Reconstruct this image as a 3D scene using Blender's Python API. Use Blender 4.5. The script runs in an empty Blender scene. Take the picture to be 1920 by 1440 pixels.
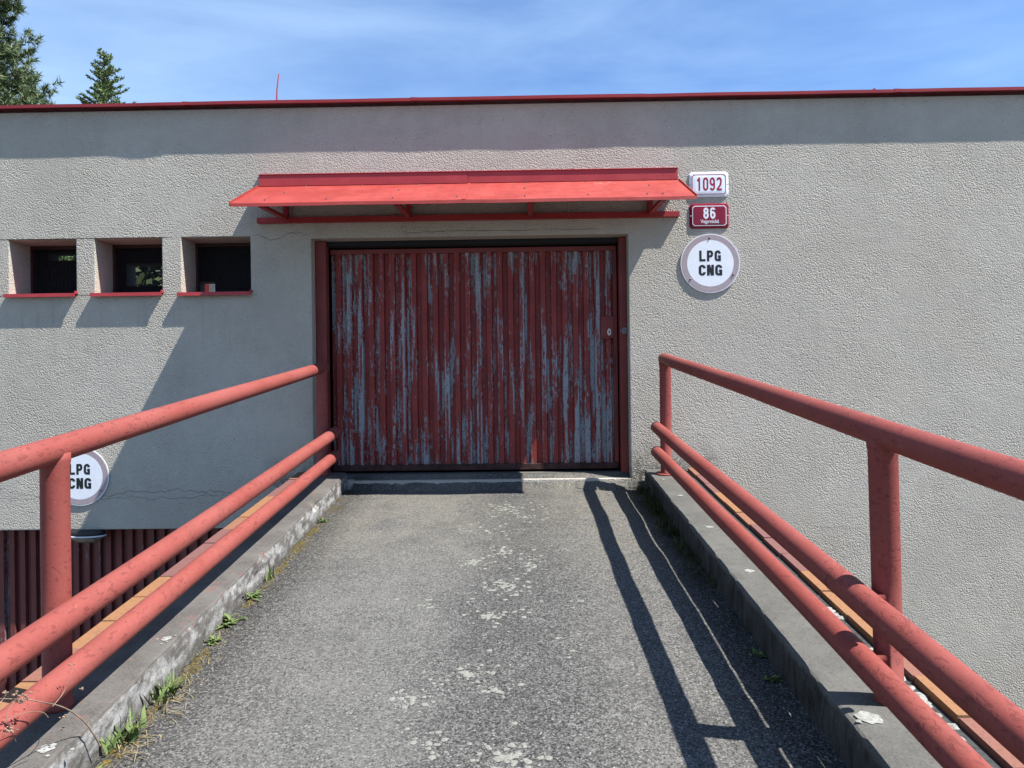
import bpy, bmesh, math, random
from mathutils import Vector, Matrix, noise
random.seed(7)
S = bpy.context.scene
COL = S.collection
PI = math.pi
rad = math.radians

# ---------------------------------------------------------------- camera
cd = bpy.data.cameras.new("camera")
cam = bpy.data.objects.new("camera", cd); COL.objects.link(cam); S.camera = cam
cd.sensor_width = 36.0; cd.lens = 1442.0/1920.0*36.0
cd.clip_start = 0.05; cd.clip_end = 1000
CAM = Vector((0.0, -6.55, 0.875))
yaw, roll = rad(0.85), 0.0126
F = Vector((-math.sin(yaw), math.cos(yaw), 0)); R0 = Vector((math.cos(yaw), math.sin(yaw), 0)); U0 = Vector((0, 0, 1))
Rv = R0*math.cos(roll) - U0*math.sin(roll); Uv = R0*math.sin(roll) + U0*math.cos(roll)
M = Matrix.Identity(4)
for i in range(3):
    M[i][0] = Rv[i]; M[i][1] = Uv[i]; M[i][2] = -F[i]; M[i][3] = CAM[i]
cam.matrix_world = M

# ---------------------------------------------------------------- light
SUN = Vector((0.585, -0.19, 1.0)).normalized()
sd = bpy.data.lights.new("sun", 'SUN'); sd.energy = 5.0; sd.angle = rad(0.5); sd.color = (1.0, 0.97, 0.93)
sun = bpy.data.objects.new("sun", sd); COL.objects.link(sun)
sun.rotation_euler = SUN.to_track_quat('Z', 'Y').to_euler()
W = bpy.data.worlds.new("World"); S.world = W; W.use_nodes = True
wn = W.node_tree; wn.nodes.clear()
out = wn.nodes.new('ShaderNodeOutputWorld'); bg = wn.nodes.new('ShaderNodeBackground')
sky = wn.nodes.new('ShaderNodeTexSky'); sky.sky_type = 'NISHITA'; sky.sun_disc = False
sky.sun_elevation = math.asin(SUN.z); sky.sun_rotation = math.atan2(SUN.x, SUN.y)
sky.air_density = 1.0; sky.dust_density = 0.1; sky.ozone_density = 3.0
tc = wn.nodes.new('ShaderNodeTexCoord'); mp = wn.nodes.new('ShaderNodeMapping')
mp.inputs['Scale'].default_value = (1.2, 1.2, 5.5); mp.inputs['Rotation'].default_value = (0, rad(14), 0)
nz = wn.nodes.new('ShaderNodeTexNoise'); nz.inputs['Scale'].default_value = 1.7; nz.inputs['Detail'].default_value = 7; nz.inputs['Roughness'].default_value = 0.55
nz.inputs['Distortion'].default_value = 0.4
cr = wn.nodes.new('ShaderNodeValToRGB'); cr.color_ramp.elements[0].position = 0.36; cr.color_ramp.elements[1].position = 0.78
cr.color_ramp.elements[1].color = (0.37, 0.37, 0.37, 1)
mx = wn.nodes.new('ShaderNodeMix'); mx.data_type = 'RGBA'; mx.inputs[7].default_value = (5.4, 7.3, 9.4, 1)
L = wn.links.new
L(tc.outputs['Generated'], mp.inputs['Vector']); L(mp.outputs['Vector'], nz.inputs['Vector']); L(nz.outputs['Fac'], cr.inputs['Fac'])
sx_ = wn.nodes.new('ShaderNodeSeparateXYZ'); L(tc.outputs['Generated'], sx_.inputs[0])
hz = wn.nodes.new('ShaderNodeMapRange'); hz.interpolation_type = 'SMOOTHSTEP'; L(sx_.outputs[0], hz.inputs[0])
hz.inputs[1].default_value = -0.62; hz.inputs[2].default_value = 0.05; hz.inputs[3].default_value = 0.20; hz.inputs[4].default_value = 0.0
ad = wn.nodes.new('ShaderNodeMath'); ad.operation = 'ADD'; ad.use_clamp = True; L(cr.outputs['Color'], ad.inputs[0]); L(hz.outputs[0], ad.inputs[1])
L(ad.outputs[0], mx.inputs[0]); tn = wn.nodes.new('ShaderNodeMix'); tn.data_type = 'RGBA'; tn.blend_type = 'MULTIPLY'; tn.inputs[0].default_value = 1; tn.inputs[7].default_value = (0.78, 0.98, 1.22, 1)
L(sky.outputs['Color'], tn.inputs[6]); L(tn.outputs[2], mx.inputs[6]); L(mx.outputs[2], bg.inputs['Color']); L(bg.outputs['Background'], out.inputs['Surface'])
bg.inputs['Strength'].default_value = 0.072
S.render.engine = 'CYCLES'
S.view_settings.view_transform = 'Standard'; S.view_settings.look = 'None'; S.view_settings.gamma = 1
S.view_settings.exposure = 1.2
S.cycles.max_bounces = 6; S.cycles.diffuse_bounces = 4

# ---------------------------------------------------------------- helpers
def link(o, parent=None):
    COL.objects.link(o)
    if parent is not None: o.parent = parent
    return o
def obj(name, bm, mat, parent=None, smooth=False):
    me = bpy.data.meshes.new(name); bm.to_mesh(me); bm.free()
    o = bpy.data.objects.new(name, me)
    if mat is not None: me.materials.append(mat)
    if smooth:
        for p in me.polygons: p.use_smooth = True
    return link(o, parent)
def rawobj(name, verts, faces, mat, parent=None, smooth=False):
    me = bpy.data.meshes.new(name); me.from_pydata(verts, [], faces); me.update()
    o = bpy.data.objects.new(name, me); me.materials.append(mat)
    if smooth:
        for p in me.polygons: p.use_smooth = True
    return link(o, parent)
def tag(o, label=None, cat=None, group=None, kind=None):
    if label: o['label'] = label
    if cat: o['category'] = cat
    if group: o['group'] = group
    if kind: o['kind'] = kind
    return o
def empty(name, label, cat, loc=(0, 0, 0), group=None):
    o = bpy.data.objects.new(name, None); o.location = loc; o.empty_display_size = 0.1
    COL.objects.link(o); return tag(o, label, cat, group)
def box(bm, x0, x1, y0, y1, z0, z1, bev=0.0):
    r = bmesh.ops.create_cube(bm, size=1)
    vs = r['verts']
    for v in vs:
        v.co = Vector(((x0+x1)/2+v.co.x*(x1-x0), (y0+y1)/2+v.co.y*(y1-y0), (z0+z1)/2+v.co.z*(z1-z0)))
    if bev > 0:
        es = list({e for v in vs for e in v.link_edges})
        bmesh.ops.bevel(bm, geom=es, offset=bev, segments=2, affect='EDGES', profile=0.5)
def tube(bm, pts, r, seg=20, caps=True, radii=None):
    pts = [Vector(p) for p in pts]; rings = []
    n = len(pts)
    up = None
    for i, p in enumerate(pts):
        d = (pts[min(i+1, n-1)]-pts[max(i-1, 0)]).normalized()
        if up is None:
            up = Vector((0, 0, 1)) if abs(d.z) < 0.9 else Vector((1, 0, 0))
        a = d.cross(up).normalized(); b = a.cross(d).normalized(); up = b
        rr = radii[i] if radii else r
        rings.append([bm.verts.new(p+(a*math.cos(2*PI*k/seg)+b*math.sin(2*PI*k/seg))*rr) for k in range(seg)])
    for i in range(n-1):
        for k in range(seg):
            bm.faces.new((rings[i][k], rings[i][(k+1) % seg], rings[i+1][(k+1) % seg], rings[i+1][k]))
    if caps:
        bm.faces.new(rings[0]); bm.faces.new(rings[-1][::-1])
def prism(bm, outline, y0, y1):
    """outline in X,Z extruded from y0 to y1"""
    a = [bm.verts.new((x, y0, z)) for x, z in outline]; b = [bm.verts.new((x, y1, z)) for x, z in outline]
    bm.faces.new(a); bm.faces.new(b[::-1]); n = len(a)
    for i in range(n): bm.faces.new((a[i], b[i], b[(i+1) % n], a[(i+1) % n]))
def fixn(bm): bmesh.ops.recalc_face_normals(bm, faces=bm.faces[:]); return bm
def fbm(x, y, z, o=4):
    return noise.fractal(Vector((x, y, z)), 0.7, 2.0, o)

# node dsl
class G:
    def __init__(s, name):
        s.m = bpy.data.materials.new(name); s.m.use_nodes = True; s.t = s.m.node_tree
        s.t.nodes.clear(); s.o = s.t.nodes.new('ShaderNodeOutputMaterial'); s.b = s.t.nodes.new('ShaderNodeBsdfPrincipled')
        s.t.links.new(s.b.outputs[0], s.o.inputs[0])
        s.c = s.t.nodes.new('ShaderNodeTexCoord').outputs['Object']
    def put(s, v, sock):
        if hasattr(v, 'is_linked'): s.t.links.new(v, sock)
        else:
            if sock.type == 'RGBA' and len(v) == 3: v = (*v, 1)
            sock.default_value = v
    def map(s, scale=(1, 1, 1), rot=(0, 0, 0), loc=(0, 0, 0), vec=None):
        n = s.t.nodes.new('ShaderNodeMapping'); s.put(vec or s.c, n.inputs['Vector'])
        n.inputs['Scale'].default_value = scale; n.inputs['Rotation'].default_value = rot; n.inputs['Location'].default_value = loc
        return n.outputs[0]
    def noise(s, scale, detail=4, rough=0.55, vec=None, dist=0, col=False):
        n = s.t.nodes.new('ShaderNodeTexNoise'); s.put(vec or s.c, n.inputs['Vector'])
        n.inputs['Scale'].default_value = scale; n.inputs['Detail'].default_value = detail
        n.inputs['Roughness'].default_value = rough; n.inputs['Distortion'].default_value = dist
        return n.outputs['Color' if col else 'Fac']
    def vor(s, scale, feat='F1', out='Distance', vec=None, rnd=1):
        n = s.t.nodes.new('ShaderNodeTexVoronoi'); n.feature = feat; s.put(vec or s.c, n.inputs['Vector'])
        n.inputs['Scale'].default_value = scale; n.inputs['Randomness'].default_value = rnd
        return n.outputs[out]
    def math(s, op, a, b=0.0, c=None, clamp=False):
        n = s.t.nodes.new('ShaderNodeMath'); n.operation = op; n.use_clamp = clamp
        s.put(a, n.inputs[0]); s.put(b, n.inputs[1])
        if c is not None: s.put(c, n.inputs[2])
        return n.outputs[0]
    def mul(s, a, b): return s.math('MULTIPLY', a, b)
    def add(s, a, b): return s.math('ADD', a, b)
    def step(s, v, lo, hi, a=0.0, b=1.0):
        n = s.t.nodes.new('ShaderNodeMapRange'); n.interpolation_type = 'SMOOTHSTEP'; s.put(v, n.inputs[0])
        n.inputs[1].default_value = lo; n.inputs[2].default_value = hi; n.inputs[3].default_value = a; n.inputs[4].default_value = b
        return n.outputs[0]
    def mix(s, f, a, b, mode='MIX'):
        n = s.t.nodes.new('ShaderNodeMix'); n.data_type = 'RGBA'; n.blend_type = mode
        s.put(f, n.inputs[0]); s.put(a, n.inputs[6]); s.put(b, n.inputs[7]); return n.outputs[2]
    def xyz(s, vec=None):
        n = s.t.nodes.new('ShaderNodeSeparateXYZ'); s.put(vec or s.c, n.inputs[0]); return n.outputs
    def sep(s, col):
        n = s.t.nodes.new('ShaderNodeSeparateColor'); s.put(col, n.inputs[0]); return n.outputs
    def bump(s, h, dist, strength=1.0, prev=None):
        n = s.t.nodes.new('ShaderNodeBump'); n.inputs['Distance'].default_value = dist; n.inputs['Strength'].default_value = strength
        s.put(h, n.inputs['Height'])
        if prev is not None: s.t.links.new(prev, n.inputs['Normal'])
        return n.outputs[0]
    def rng(s, v, a0, a1, w=0.05):
        return s.mul(s.step(v, a0-w, a0+w), s.step(v, a1-w, a1+w, 1.0, 0.0))
    def fin(s, col, rough=0.7, normal=None, metal=0.0, spec=0.5):
        s.put(col, s.b.inputs['Base Color']); s.put(rough, s.b.inputs['Roughness']); s.put(metal, s.b.inputs['Metallic'])
        s.b.inputs['Specular IOR Level'].default_value = spec
        if normal is not None: s.t.links.new(normal, s.b.inputs['Normal'])
        return s.m

# ---------------------------------------------------------------- materials
def m_plaster():
    g = G('roughcast_plaster'); X = g.xyz(); x, z = X[0], X[2]
    big = g.noise(1.1, 5, 0.6); mid = g.noise(9, 3, 0.5)
    c = g.mix(g.step(big, 0.3, 0.7), (0.412, 0.376, 0.312), (0.476, 0.437, 0.365))
    c = g.mix(g.mul(g.step(mid, 0.35, 0.65), 0.3), c, (0.385, 0.349, 0.290))
    # fine sand grain colour
    gr = g.sep(g.vor(260, out='Color'))[0]
    c = g.mix(g.step(gr, 0.0, 1.0, 0.0, 0.3), c, (0.25, 0.235, 0.205))
    dk = g.mul(g.step(g.vor(19, vec=g.map((1, 1, 1), loc=(4, 4, 4))), 0.04, 0.12, 1, 0), g.step(g.sep(g.vor(19, out='Color', vec=g.map((1, 1, 1), loc=(4, 4, 4))))[2], 0.55, 0.6))
    c = g.mix(g.mul(dk, 0.55), c, (0.14, 0.13, 0.11))
    c = g.mix(g.mul(g.step(g.noise(19, 3, 0.6, vec=g.map(loc=(0, 0, 5))), 0.55, 0.75), 0.18), c, (0.27, 0.25, 0.22))
    # sparse white stones and dark pits
    v = g.vor(11); vc = g.sep(g.vor(11, out='Color'))
    c = g.mix(g.mul(g.step(v, 0.03, 0.055, 1, 0), g.step(vc[0], 0.80, 0.82)), c, (0.8, 0.79, 0.75))
    c = g.mix(g.mul(g.step(v, 0.03, 0.065, 1, 0), g.step(vc[1], 0.80, 0.82)), c, (0.12, 0.11, 0.10))
    # pink paint overspray round the canopy
    ov = g.mul(g.mul(g.rng(z, 2.60, 2.88, 0.13), g.rng(x, -2.25, 1.35, 0.12)), g.step(g.noise(3, 3), 0.35, 0.6, 0.25, 1))
    c = g.mix(g.mul(ov, 0.28), c, (0.43, 0.365, 0.33))
    ss = g.mul(g.rng(z, 1.15, 1.66, 0.12), g.mul(g.rng(x, -4.42, -2.32, 0.05), g.step(g.noise(1.0, 5, 0.7, vec=g.map((14, 1, 0.8), loc=(8, 0, 3))), 0.5, 0.68)))
    c = g.mix(g.mul(ss, 0.3), c, (0.22, 0.20, 0.17))
    # warm tint right of the door, soot at the foot of the wall beside the railing
    yl = g.mul(g.rng(x, 0.9, 2.6, 0.5), g.rng(z, 0.2, 2.4, 0.6))
    c = g.mix(g.mul(yl, 0.3), c, (0.41, 0.385, 0.335))
    nn = g.noise(6, 5, 0.65)
    st = g.mul(g.rng(x, 0.88, 1.62, 0.12), g.step(g.add(z, g.mul(nn, 0.55)), 0.28, 0.72, 1, 0))
    st2 = g.mul(g.rng(x, -2.15, -1.7, 0.12), g.step(g.add(z, g.mul(nn, 0.5)), 0.2, 0.62, 1, 0))
    c = g.mix(g.mul(g.add(st, g.mul(st2, .8)), g.step(g.noise(38, 3, .6), 0.36, 0.52)), c, (0.085, 0.075, 0.05))
    # faint drip staining under sills and coping
    dr = g.step(g.noise(5, 5, 0.6, vec=g.map((2.5, 1, 0.3))), 0.5, 0.75)
    c = g.mix(g.mul(dr, 0.14), c, (0.28, 0.265, 0.24))
    # rain streaks running down from the roof edge and repairs of slightly different tone
    sk = g.mul(g.step(g.noise(1.0, 5, 0.65, vec=g.map((7, 1, 0.35), loc=(3, 0, 1))), 0.52, 0.72), g.step(z, 1.6, 3.25))
    c = g.mix(g.mul(sk, 0.22), c, (0.27, 0.25, 0.215))
    pa = g.step(g.noise(0.55, 2, 0.4, vec=g.map(loc=(11, 0, 6))), 0.52, 0.56)
    c = g.mix(g.mul(pa, 0.10), c, (0.5, 0.47, 0.42))
    c = g.mix(g.mul(g.step(g.noise(3.3, 6, 0.7, vec=g.map(loc=(1, 0, 8))), 0.52, 0.7), 0.20), c, (0.30, 0.275, 0.235))
    # hairline cracks
    def crack(z0, x0, x1, amp, w, seed, slope=0.0):
        wob = g.noise(3.2, 6, 0.62, vec=g.map((1, 0, 0), loc=(seed, seed, seed)))
        line = g.math('SUBTRACT', g.math('SUBTRACT', z, z0), g.add(g.mul(g.math('SUBTRACT', wob, 0.5), amp), g.mul(x, slope)))
        f = g.step(g.math('ABSOLUTE', line), w*0.4, w*1.3, 1, 0)
        return g.mul(f, g.mul(g.rng(x, x0, x1, 0.1), g.step(g.noise(2.7, 2, vec=g.map(loc=(seed, 0, 0))), 0.35, 0.5)))
    cf = g.math('MAXIMUM', crack(-0.01, -4.9, -2.5, 0.30, 0.0022, 3.1), crack(-0.06, -4.5, -2.3, 0.2, 0.0016, 9.7))
    cf = g.math('MAXIMUM', cf, crack(2.17, -2.3, -1.85, 0.32, 0.003, 5.2))
    cf = g.math('MAXIMUM', cf, crack(2.185, -1.0, 0.75, 0.05, 0.0025, 6.6))
    cf = g.math('MAXIMUM', cf, g.mul(crack(-0.35, 2.4, 3.0, 0.25, 0.003, 15.2), 0.8))
    c = g.mix(g.mul(cf, 0.6), c, (0.10, 0.09, 0.08))
    # relief: lumps of cast grains, fine sand, pits
    wv = g.t.nodes.new('ShaderNodeVectorMath'); wv.operation = 'MULTIPLY_ADD'
    g.put(g.noise(30, 2, 0.5, col=True), wv.inputs[0]); wv.inputs[1].default_value = (0.014,)*3; g.put(g.c, wv.inputs[2]); wv = wv.outputs[0]
    va = g.vor(78, vec=wv); vb = g.vor(150, vec=wv)
    l1 = g.add(g.add(g.mul(va, g.step(g.noise(2.6, 3), 0.35, 0.65, -1.05, -0.55)), g.mul(vb, -0.40)), g.mul(g.noise(17, 5, 0.7), 0.62)); l2 = g.noise(210, 2, 0.6); l3 = g.noise(2.0, 3)
    pit = g.step(g.vor(19, vec=g.map((1, 1, 1), loc=(4, 4, 4))), 0.02, 0.16)
    n1 = g.bump(l3, 0.012, 0.5)
    n2 = g.bump(g.mul(g.add(g.mul(l1, 1.0), g.mul(pit, 0.6)), g.step(g.noise(1.4, 4, 0.6, vec=g.map(loc=(9, 0, 2))), 0.3, 0.7, 0.6, 1.15)), 0.0070, 1.0, n1)
    n3 = g.bump(l2, 0.0016, 1.0, n2)
    n4 = g.bump(g.math('SUBTRACT', 1.0, cf), 0.004, 1.0, n3)
    return g.fin(c, 0.92, n4, spec=0.2)

def m_asphalt():
    g = G('worn_asphalt'); X = g.xyz(); x, y = X[0], X[1]
    xr = g.add(x, g.mul(g.add(y, 6.55), 0.0097))
    a1 = g.sep(g.vor(105, out='Color')); a2 = g.sep(g.vor(240, out='Color'))
    grain = g.add(g.mul(a1[0], 0.55), g.mul(a2[1], 0.45))
    base = g.mix(g.step(grain, 0.1, 0.9), (0.018, 0.018, 0.018), (0.142, 0.138, 0.127))
    wide = g.noise(1.3, 5, 0.6); w2 = g.noise(4.5, 4, 0.6)
    # pale worn band left of centre, brownish dust nearer the door
    wob = g.mul(g.math('SUBTRACT', wide, 0.5), 0.7)
    band = g.rng(g.add(xr, wob), -1.15, -0.35, 0.28)
    base = g.mix(g.mul(band, g.step(w2, 0.25, 0.7, 0.35, 0.72)), base, (0.135, 0.131, 0.121))
    band2 = g.rng(g.add(xr, wob), 0.32, 0.9, 0.16)
    base = g.mix(g.mul(band2, 0.30), base, (0.13, 0.125, 0.112))
    far = g.step(y, -2.6, -0.9)
    base = g.mix(g.mul(far, g.step(w2, 0.3, 0.7, 0.12, 0.5)), base, (0.142, 0.128, 0.098))
    cen = g.rng(g.add(xr, wob), -0.30, 0.22, 0.15)
    base = g.mix(g.mul(cen, g.step(w2, 0.3, 0.65, 0.15, 0.42)), base, (0.045, 0.045, 0.045))
    # darker damp patches
    dk = g.step(g.noise(2.4, 5, 0.65, vec=g.map(loc=(7, 3, 0))), 0.52, 0.68)
    base = g.mix(g.mul(dk, 0.30), base, (0.035, 0.035, 0.035))
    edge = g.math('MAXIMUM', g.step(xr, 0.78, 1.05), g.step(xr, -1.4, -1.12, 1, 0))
    base = g.mix(g.mul(edge, 0.6), base, (0.02, 0.02, 0.019))  # damp dark edges, with extra shade painted in where the right rails' shadows fall
    a3 = g.sep(g.vor(165, out='Color'))
    base = g.mix(g.step(a3[2], 0.80, 0.9, 0, 0.55), base, (0.23, 0.225, 0.21))
    base = g.mix(g.step(a3[1], 0.80, 0.9, 0, 0.6), base, (0.012, 0.012, 0.012))
    # bright chips
    v = g.vor(42); vc = g.sep(g.vor(42, out='Color'))
    base = g.mix(g.mul(g.step(v, 0.10, 0.2, 1, 0), g.step(vc[0], 0.80, 0.84)), base, (0.27, 0.27, 0.25))
    # moss along the left edge
    mo = g.mul(g.step(g.add(xr, g.mul(w2, 0.25)), -1.33, -1.2, 1, 0), g.step(g.noise(7, 4, 0.6, vec=g.map(loc=(2, 9, 0))), 0.53, 0.60))
    mcol = g.mix(g.noise(30, 3), (0.04, 0.045, 0.010), (0.085, 0.045, 0.015))
    base = g.mix(g.mul(mo, 0.65), base, mcol)
    # crack sealing line by the threshold
    h = g.add(g.mul(grain, 0.5), g.mul(g.noise(60, 4, 0.6), 0.8))
    n1 = g.bump(g.noise(7, 4, 0.6), 0.012, 0.5)
    n2 = g.bump(h, 0.0034, 1.0, n1)
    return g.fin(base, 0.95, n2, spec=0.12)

def m_lichen():
    g = G('pale_lichen')
    c = g.mix(g.noise(60, 4, 0.6), (0.125, 0.125, 0.107), (0.27, 0.27, 0.235))
    return g.fin(c, 0.95, g.bump(g.noise(140, 4, 0.7), 0.003), spec=0.1)

def m_concrete(name, a, b, white=0.0, right=False):
    g = G(name); X = g.xyz(); x, y, z = X[0], X[1], X[2]
    h = g.math('SUBTRACT', z, g.mul(y, 0.0985))
    n1 = g.noise(4, 6, 0.65); n2 = g.noise(22, 5, 0.65); n3 = g.noise(120, 3, 0.6)
    c = g.mix(g.step(n1, 0.32, 0.68), a, b)
    c = g.mix(g.step(n2, 0.5, 0.72, 0, 0.6), c, (0.045, 0.042, 0.038))
    c = g.mix(g.step(n3, 0.3, 0.7, 0, 0.35), c, (0.16, 0.155, 0.145))
    if white > 0:
        face = g.step(g.add(h, g.mul(g.math('SUBTRACT', n2, 0.5), 0.02)), 0.122, 0.134, 1, 0)
        fl = g.step(g.noise(8, 8, 0.75, vec=g.map((1, 1, 1.5))), 0.40, 0.62)
        wcol = g.mix(g.noise(70, 3), (0.20, 0.198, 0.19), (0.37, 0.365, 0.35))
        lip = g.mul(g.step(x, -1.475, -1.45, 0.0, 0.8), g.step(g.add(h, g.mul(g.math('SUBTRACT', n2, 0.5), 0.05)), 0.105, 0.12))
        c = g.mix(g.mul(face, g.mul(fl, white)), c, wcol)
        c = g.mix(g.mul(lip, g.mul(g.step(n2, 0.35, 0.5), white*0.8)), c, wcol)
        c = g.mix(g.mul(g.step(h, 0.0, 0.045, 1, 0), 0.6), c, (0.07, 0.066, 0.05))
        pk = g.mul(g.step(g.noise(11, 4, 0.6, vec=g.map(loc=(5, 5, 1))), 0.58, 0.66), g.step(h, 0.10, 0.13))
        c = g.mix(g.mul(pk, 0.5), c, (0.17, 0.08, 0.07))
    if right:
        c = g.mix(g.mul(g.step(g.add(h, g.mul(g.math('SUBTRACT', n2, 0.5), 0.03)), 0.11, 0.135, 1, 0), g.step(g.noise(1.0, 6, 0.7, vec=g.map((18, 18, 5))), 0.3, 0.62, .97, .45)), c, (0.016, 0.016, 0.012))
    nn = g.bump(n2, 0.006, 0.8); nn = g.bump(n3, 0.0018, 0.8, nn)
    return g.fin(c, 0.93, nn, spec=0.2)

def m_rail(name, col, chip=(0.11, 0.022, 0.018), seed=0.0, top=None):
    g = G(name)
    v = g.map(loc=(seed, seed*2, seed))
    n1 = g.noise(2.2, 4, 0.6, vec=v)
    c = g.mix(g.step(n1, 0.3, 0.7), col, tuple(k*q for k, q in zip(col, (1.08, 1.25, 1.3))))
    wr = g.noise(48, 5, 0.6, vec=g.map((1, 0.5, 1), loc=(seed, 3, 1)), dist=0.4)
    den = g.step(g.noise(1.7, 4, 0.6, vec=g.map(loc=(1, seed, 4))), 0.38, 0.62, 0.045, -0.015)
    m = g.step(g.add(wr, den), 0.60, 0.65)
    c = g.mix(g.mul(m, 0.5), c, chip)
    gm = g.step(g.noise(4.5, 6, 0.7, vec=g.map(loc=(4, seed, 9))), 0.48, 0.72)
    c = g.mix(g.mul(gm, 0.38), c, (0.135, 0.040, 0.032))
    # pale rubbed scuffs
    sc = g.step(g.noise(75, 3, 0.6, vec=g.map((1, 0.3, 1), loc=(seed, 1, 7))), 0.64, 0.72)
    c = g.mix(g.mul(sc, 0.45), c, (0.29, 0.12, 0.10))
    spk = g.mul(g.step(g.vor(60, vec=v), 0.12, 0.22, 1, 0), g.step(g.sep(g.vor(60, out='Color', vec=v))[0], 0.72, 0.78))
    c = g.mix(g.mul(spk, 0.6), c, (0.09, 0.025, 0.02))
    rst = g.step(g.noise(14, 6, 0.75, vec=g.map(loc=(2, seed, 2))), 0.58, 0.66)
    c = g.mix(g.mul(rst, 0.28), c, (0.13, 0.04, 0.03))
    c = g.mix(g.step(g.noise(95, 3, 0.7, vec=v), 0.35, 0.7, 0, 0.3), c, (0.155, 0.035, 0.03))
    nn = g.bump(g.math('SUBTRACT', 1.0, m), 0.0007, 0.8); nn = g.bump(g.noise(180, 3, 0.6), 0.0006, 0.7, nn)
    return g.fin(c, g.step(n1, 0.3, 0.7, 0.58, 0.78), nn, spec=0.25)

def m_redmetal(name, a, b, rough=0.45, scuff=0.25):
    g = G(name)
    n = g.noise(3, 5, 0.6); c = g.mix(g.step(n, 0.3, 0.7), a, b)
    sc = g.step(g.noise(45, 5, 0.7), 0.60, 0.72)
    c = g.mix(g.mul(sc, scuff), c, tuple(k*0.5 for k in a))
    return g.fin(c, g.step(g.noise(12, 4), 0.3, 0.7, rough-.06, rough+.12), g.bump(g.noise(8, 3), 0.003, 0.3), spec=0.4)

def m_door(name, dens=0.0):
    """flaking red paint over bare zinc"""
    g = G(name); X = g.xyz(); x, z = X[0], X[2]
    def column(w, seed, zs):
        f = g.math('FLOOR', g.math('DIVIDE', g.add(g.add(x, 1.698), g.mul(g.math('SUBTRACT', g.noise(1.0, 4, 0.6, vec=g.map((0, 0, 9), loc=(seed, 0, 0))), 0.5), 0.012)), w))
        cb = g.t.nodes.new('ShaderNodeCombineXYZ'); g.put(g.mul(f, 7.31), cb.inputs[0]); cb.inputs[1].default_value = seed; g.put(g.mul(z, zs), cb.inputs[2])
        return g.noise(1.0, 3, 0.5, vec=cb.outputs[0])
    st = g.add(g.mul(column(0.0191, 1.7, 1.8), 0.56), g.mul(column(0.0478, 4.2, 1.2), 0.44))
    fine = g.noise(1.0, 6, 0.72, vec=g.map((80, 0, 20), loc=(5, 0, 2)), dist=0.3)
    cell = g.noise(1.0, 3, 0.6, vec=g.map((1.6, 0, 1.1), loc=(2, 0, 3)))
    low = g.step(z, 0.1, 1.9, 0.036, 0.020)
    rt = g.step(x, 0.2, 0.75, 0.0, 0.03)
    k = g.add(g.add(g.mul(st, 0.66), g.mul(fine, 0.37)), g.add(g.add(low, rt), g.mul(g.math('SUBTRACT', cell, 0.5), 0.20)))
    k = g.add(k, dens-0.004)
    m = g.step(k, 0.560, 0.570)
    sp = g.mul(g.step(g.noise(1.0, 4, 0.65, vec=g.map((120, 0, 30), loc=(1, 0, 9))), 0.615, 0.64), g.step(k, 0.47, 0.53))
    m = g.math('MAXIMUM', m, sp)
    pn = g.noise(5, 4, 0.6)
    paint = g.mix(g.step(pn, 0.3, 0.7), (0.165, 0.016, 0.012), (0.225, 0.027, 0.019))
    zn = g.mix(g.step(g.noise(110, 4, 0.7, vec=g.map((1, 1, .6))), 0.35, 0.65), (0.135, 0.148, 0.160), (0.31, 0.33, 0.35))
    zn = g.mix(g.step(g.noise(34, 5, 0.7), 0.56, 0.62, 0, 0.6), zn, (0.20, 0.05, 0.045))
    rim = g.mul(g.step(k, 0.550, 0.560), g.step(k, 0.560, 0.570, 1, 0))
    c = g.mix(m, paint, zn); c = g.mix(g.mul(rim, 0.3), c, (0.42, 0.30, 0.27))
    c = g.mix(g.mul(g.step(g.add(z, g.mul(pn, .1)), 0.12, 0.3, 1, 0), 0.5), c, (0.09, 0.05, 0.045))
    nn = g.bump(g.math('SUBTRACT', 1.0, m), 0.0012, 1.0)
    return g.fin(c, g.mix(m, (0.55,)*3, (0.5,)*3), nn, spec=0.35)

def m_plain(name, col, rough=0.6, metal=0.0, var=0.15, sc=20):
    g = G(name)
    c = g.mix(g.step(g.noise(sc, 4, 0.6), 0.3, 0.7), tuple(k*(1-var) for k in col), tuple(min(1, k*(1+var)) for k in col))
    return g.fin(c, rough, None, metal, 0.4)

def m_tile():
    g = G('clay_tile')
    t = g.t.nodes.new('ShaderNodeObjectInfo')
    geo = g.t.nodes.new('ShaderNodeNewGeometry')
    r = geo.outputs['Random Per Island']
    c = g.mix(g.step(r, 0.1, 0.9), (0.19, 0.082, 0.058), (0.235, 0.115, 0.052))
    c = g.mix(g.step(g.math('FRACT', g.mul(r, 7.3)), 0.6, 0.62), c, (0.15, 0.068, 0.060))
    c = g.mix(g.step(g.noise(60, 5, 0.7), 0.5, 0.7, 0, 0.55), c, (0.075, 0.042, 0.028))
    return g.fin(c, 0.7, g.bump(g.noise(90, 4), 0.002, 0.6), spec=0.3)

def m_leaf(name, a, b, tr=0.25, sc=4.0):
    g = G(name)
    geo = g.t.nodes.new('ShaderNodeNewGeometry'); r = geo.outputs['Random Per Island']
    c = g.mix(r, a, b); c = g.mix(g.step(g.noise(sc, 3), 0.4, 0.65, 0, 0.5), c, tuple(k*1.5 for k in b))
    m = g.fin(c, 0.6, spec=0.25)
    g.b.inputs['Subsurface Weight'].default_value = 0.0
    return m

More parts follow.
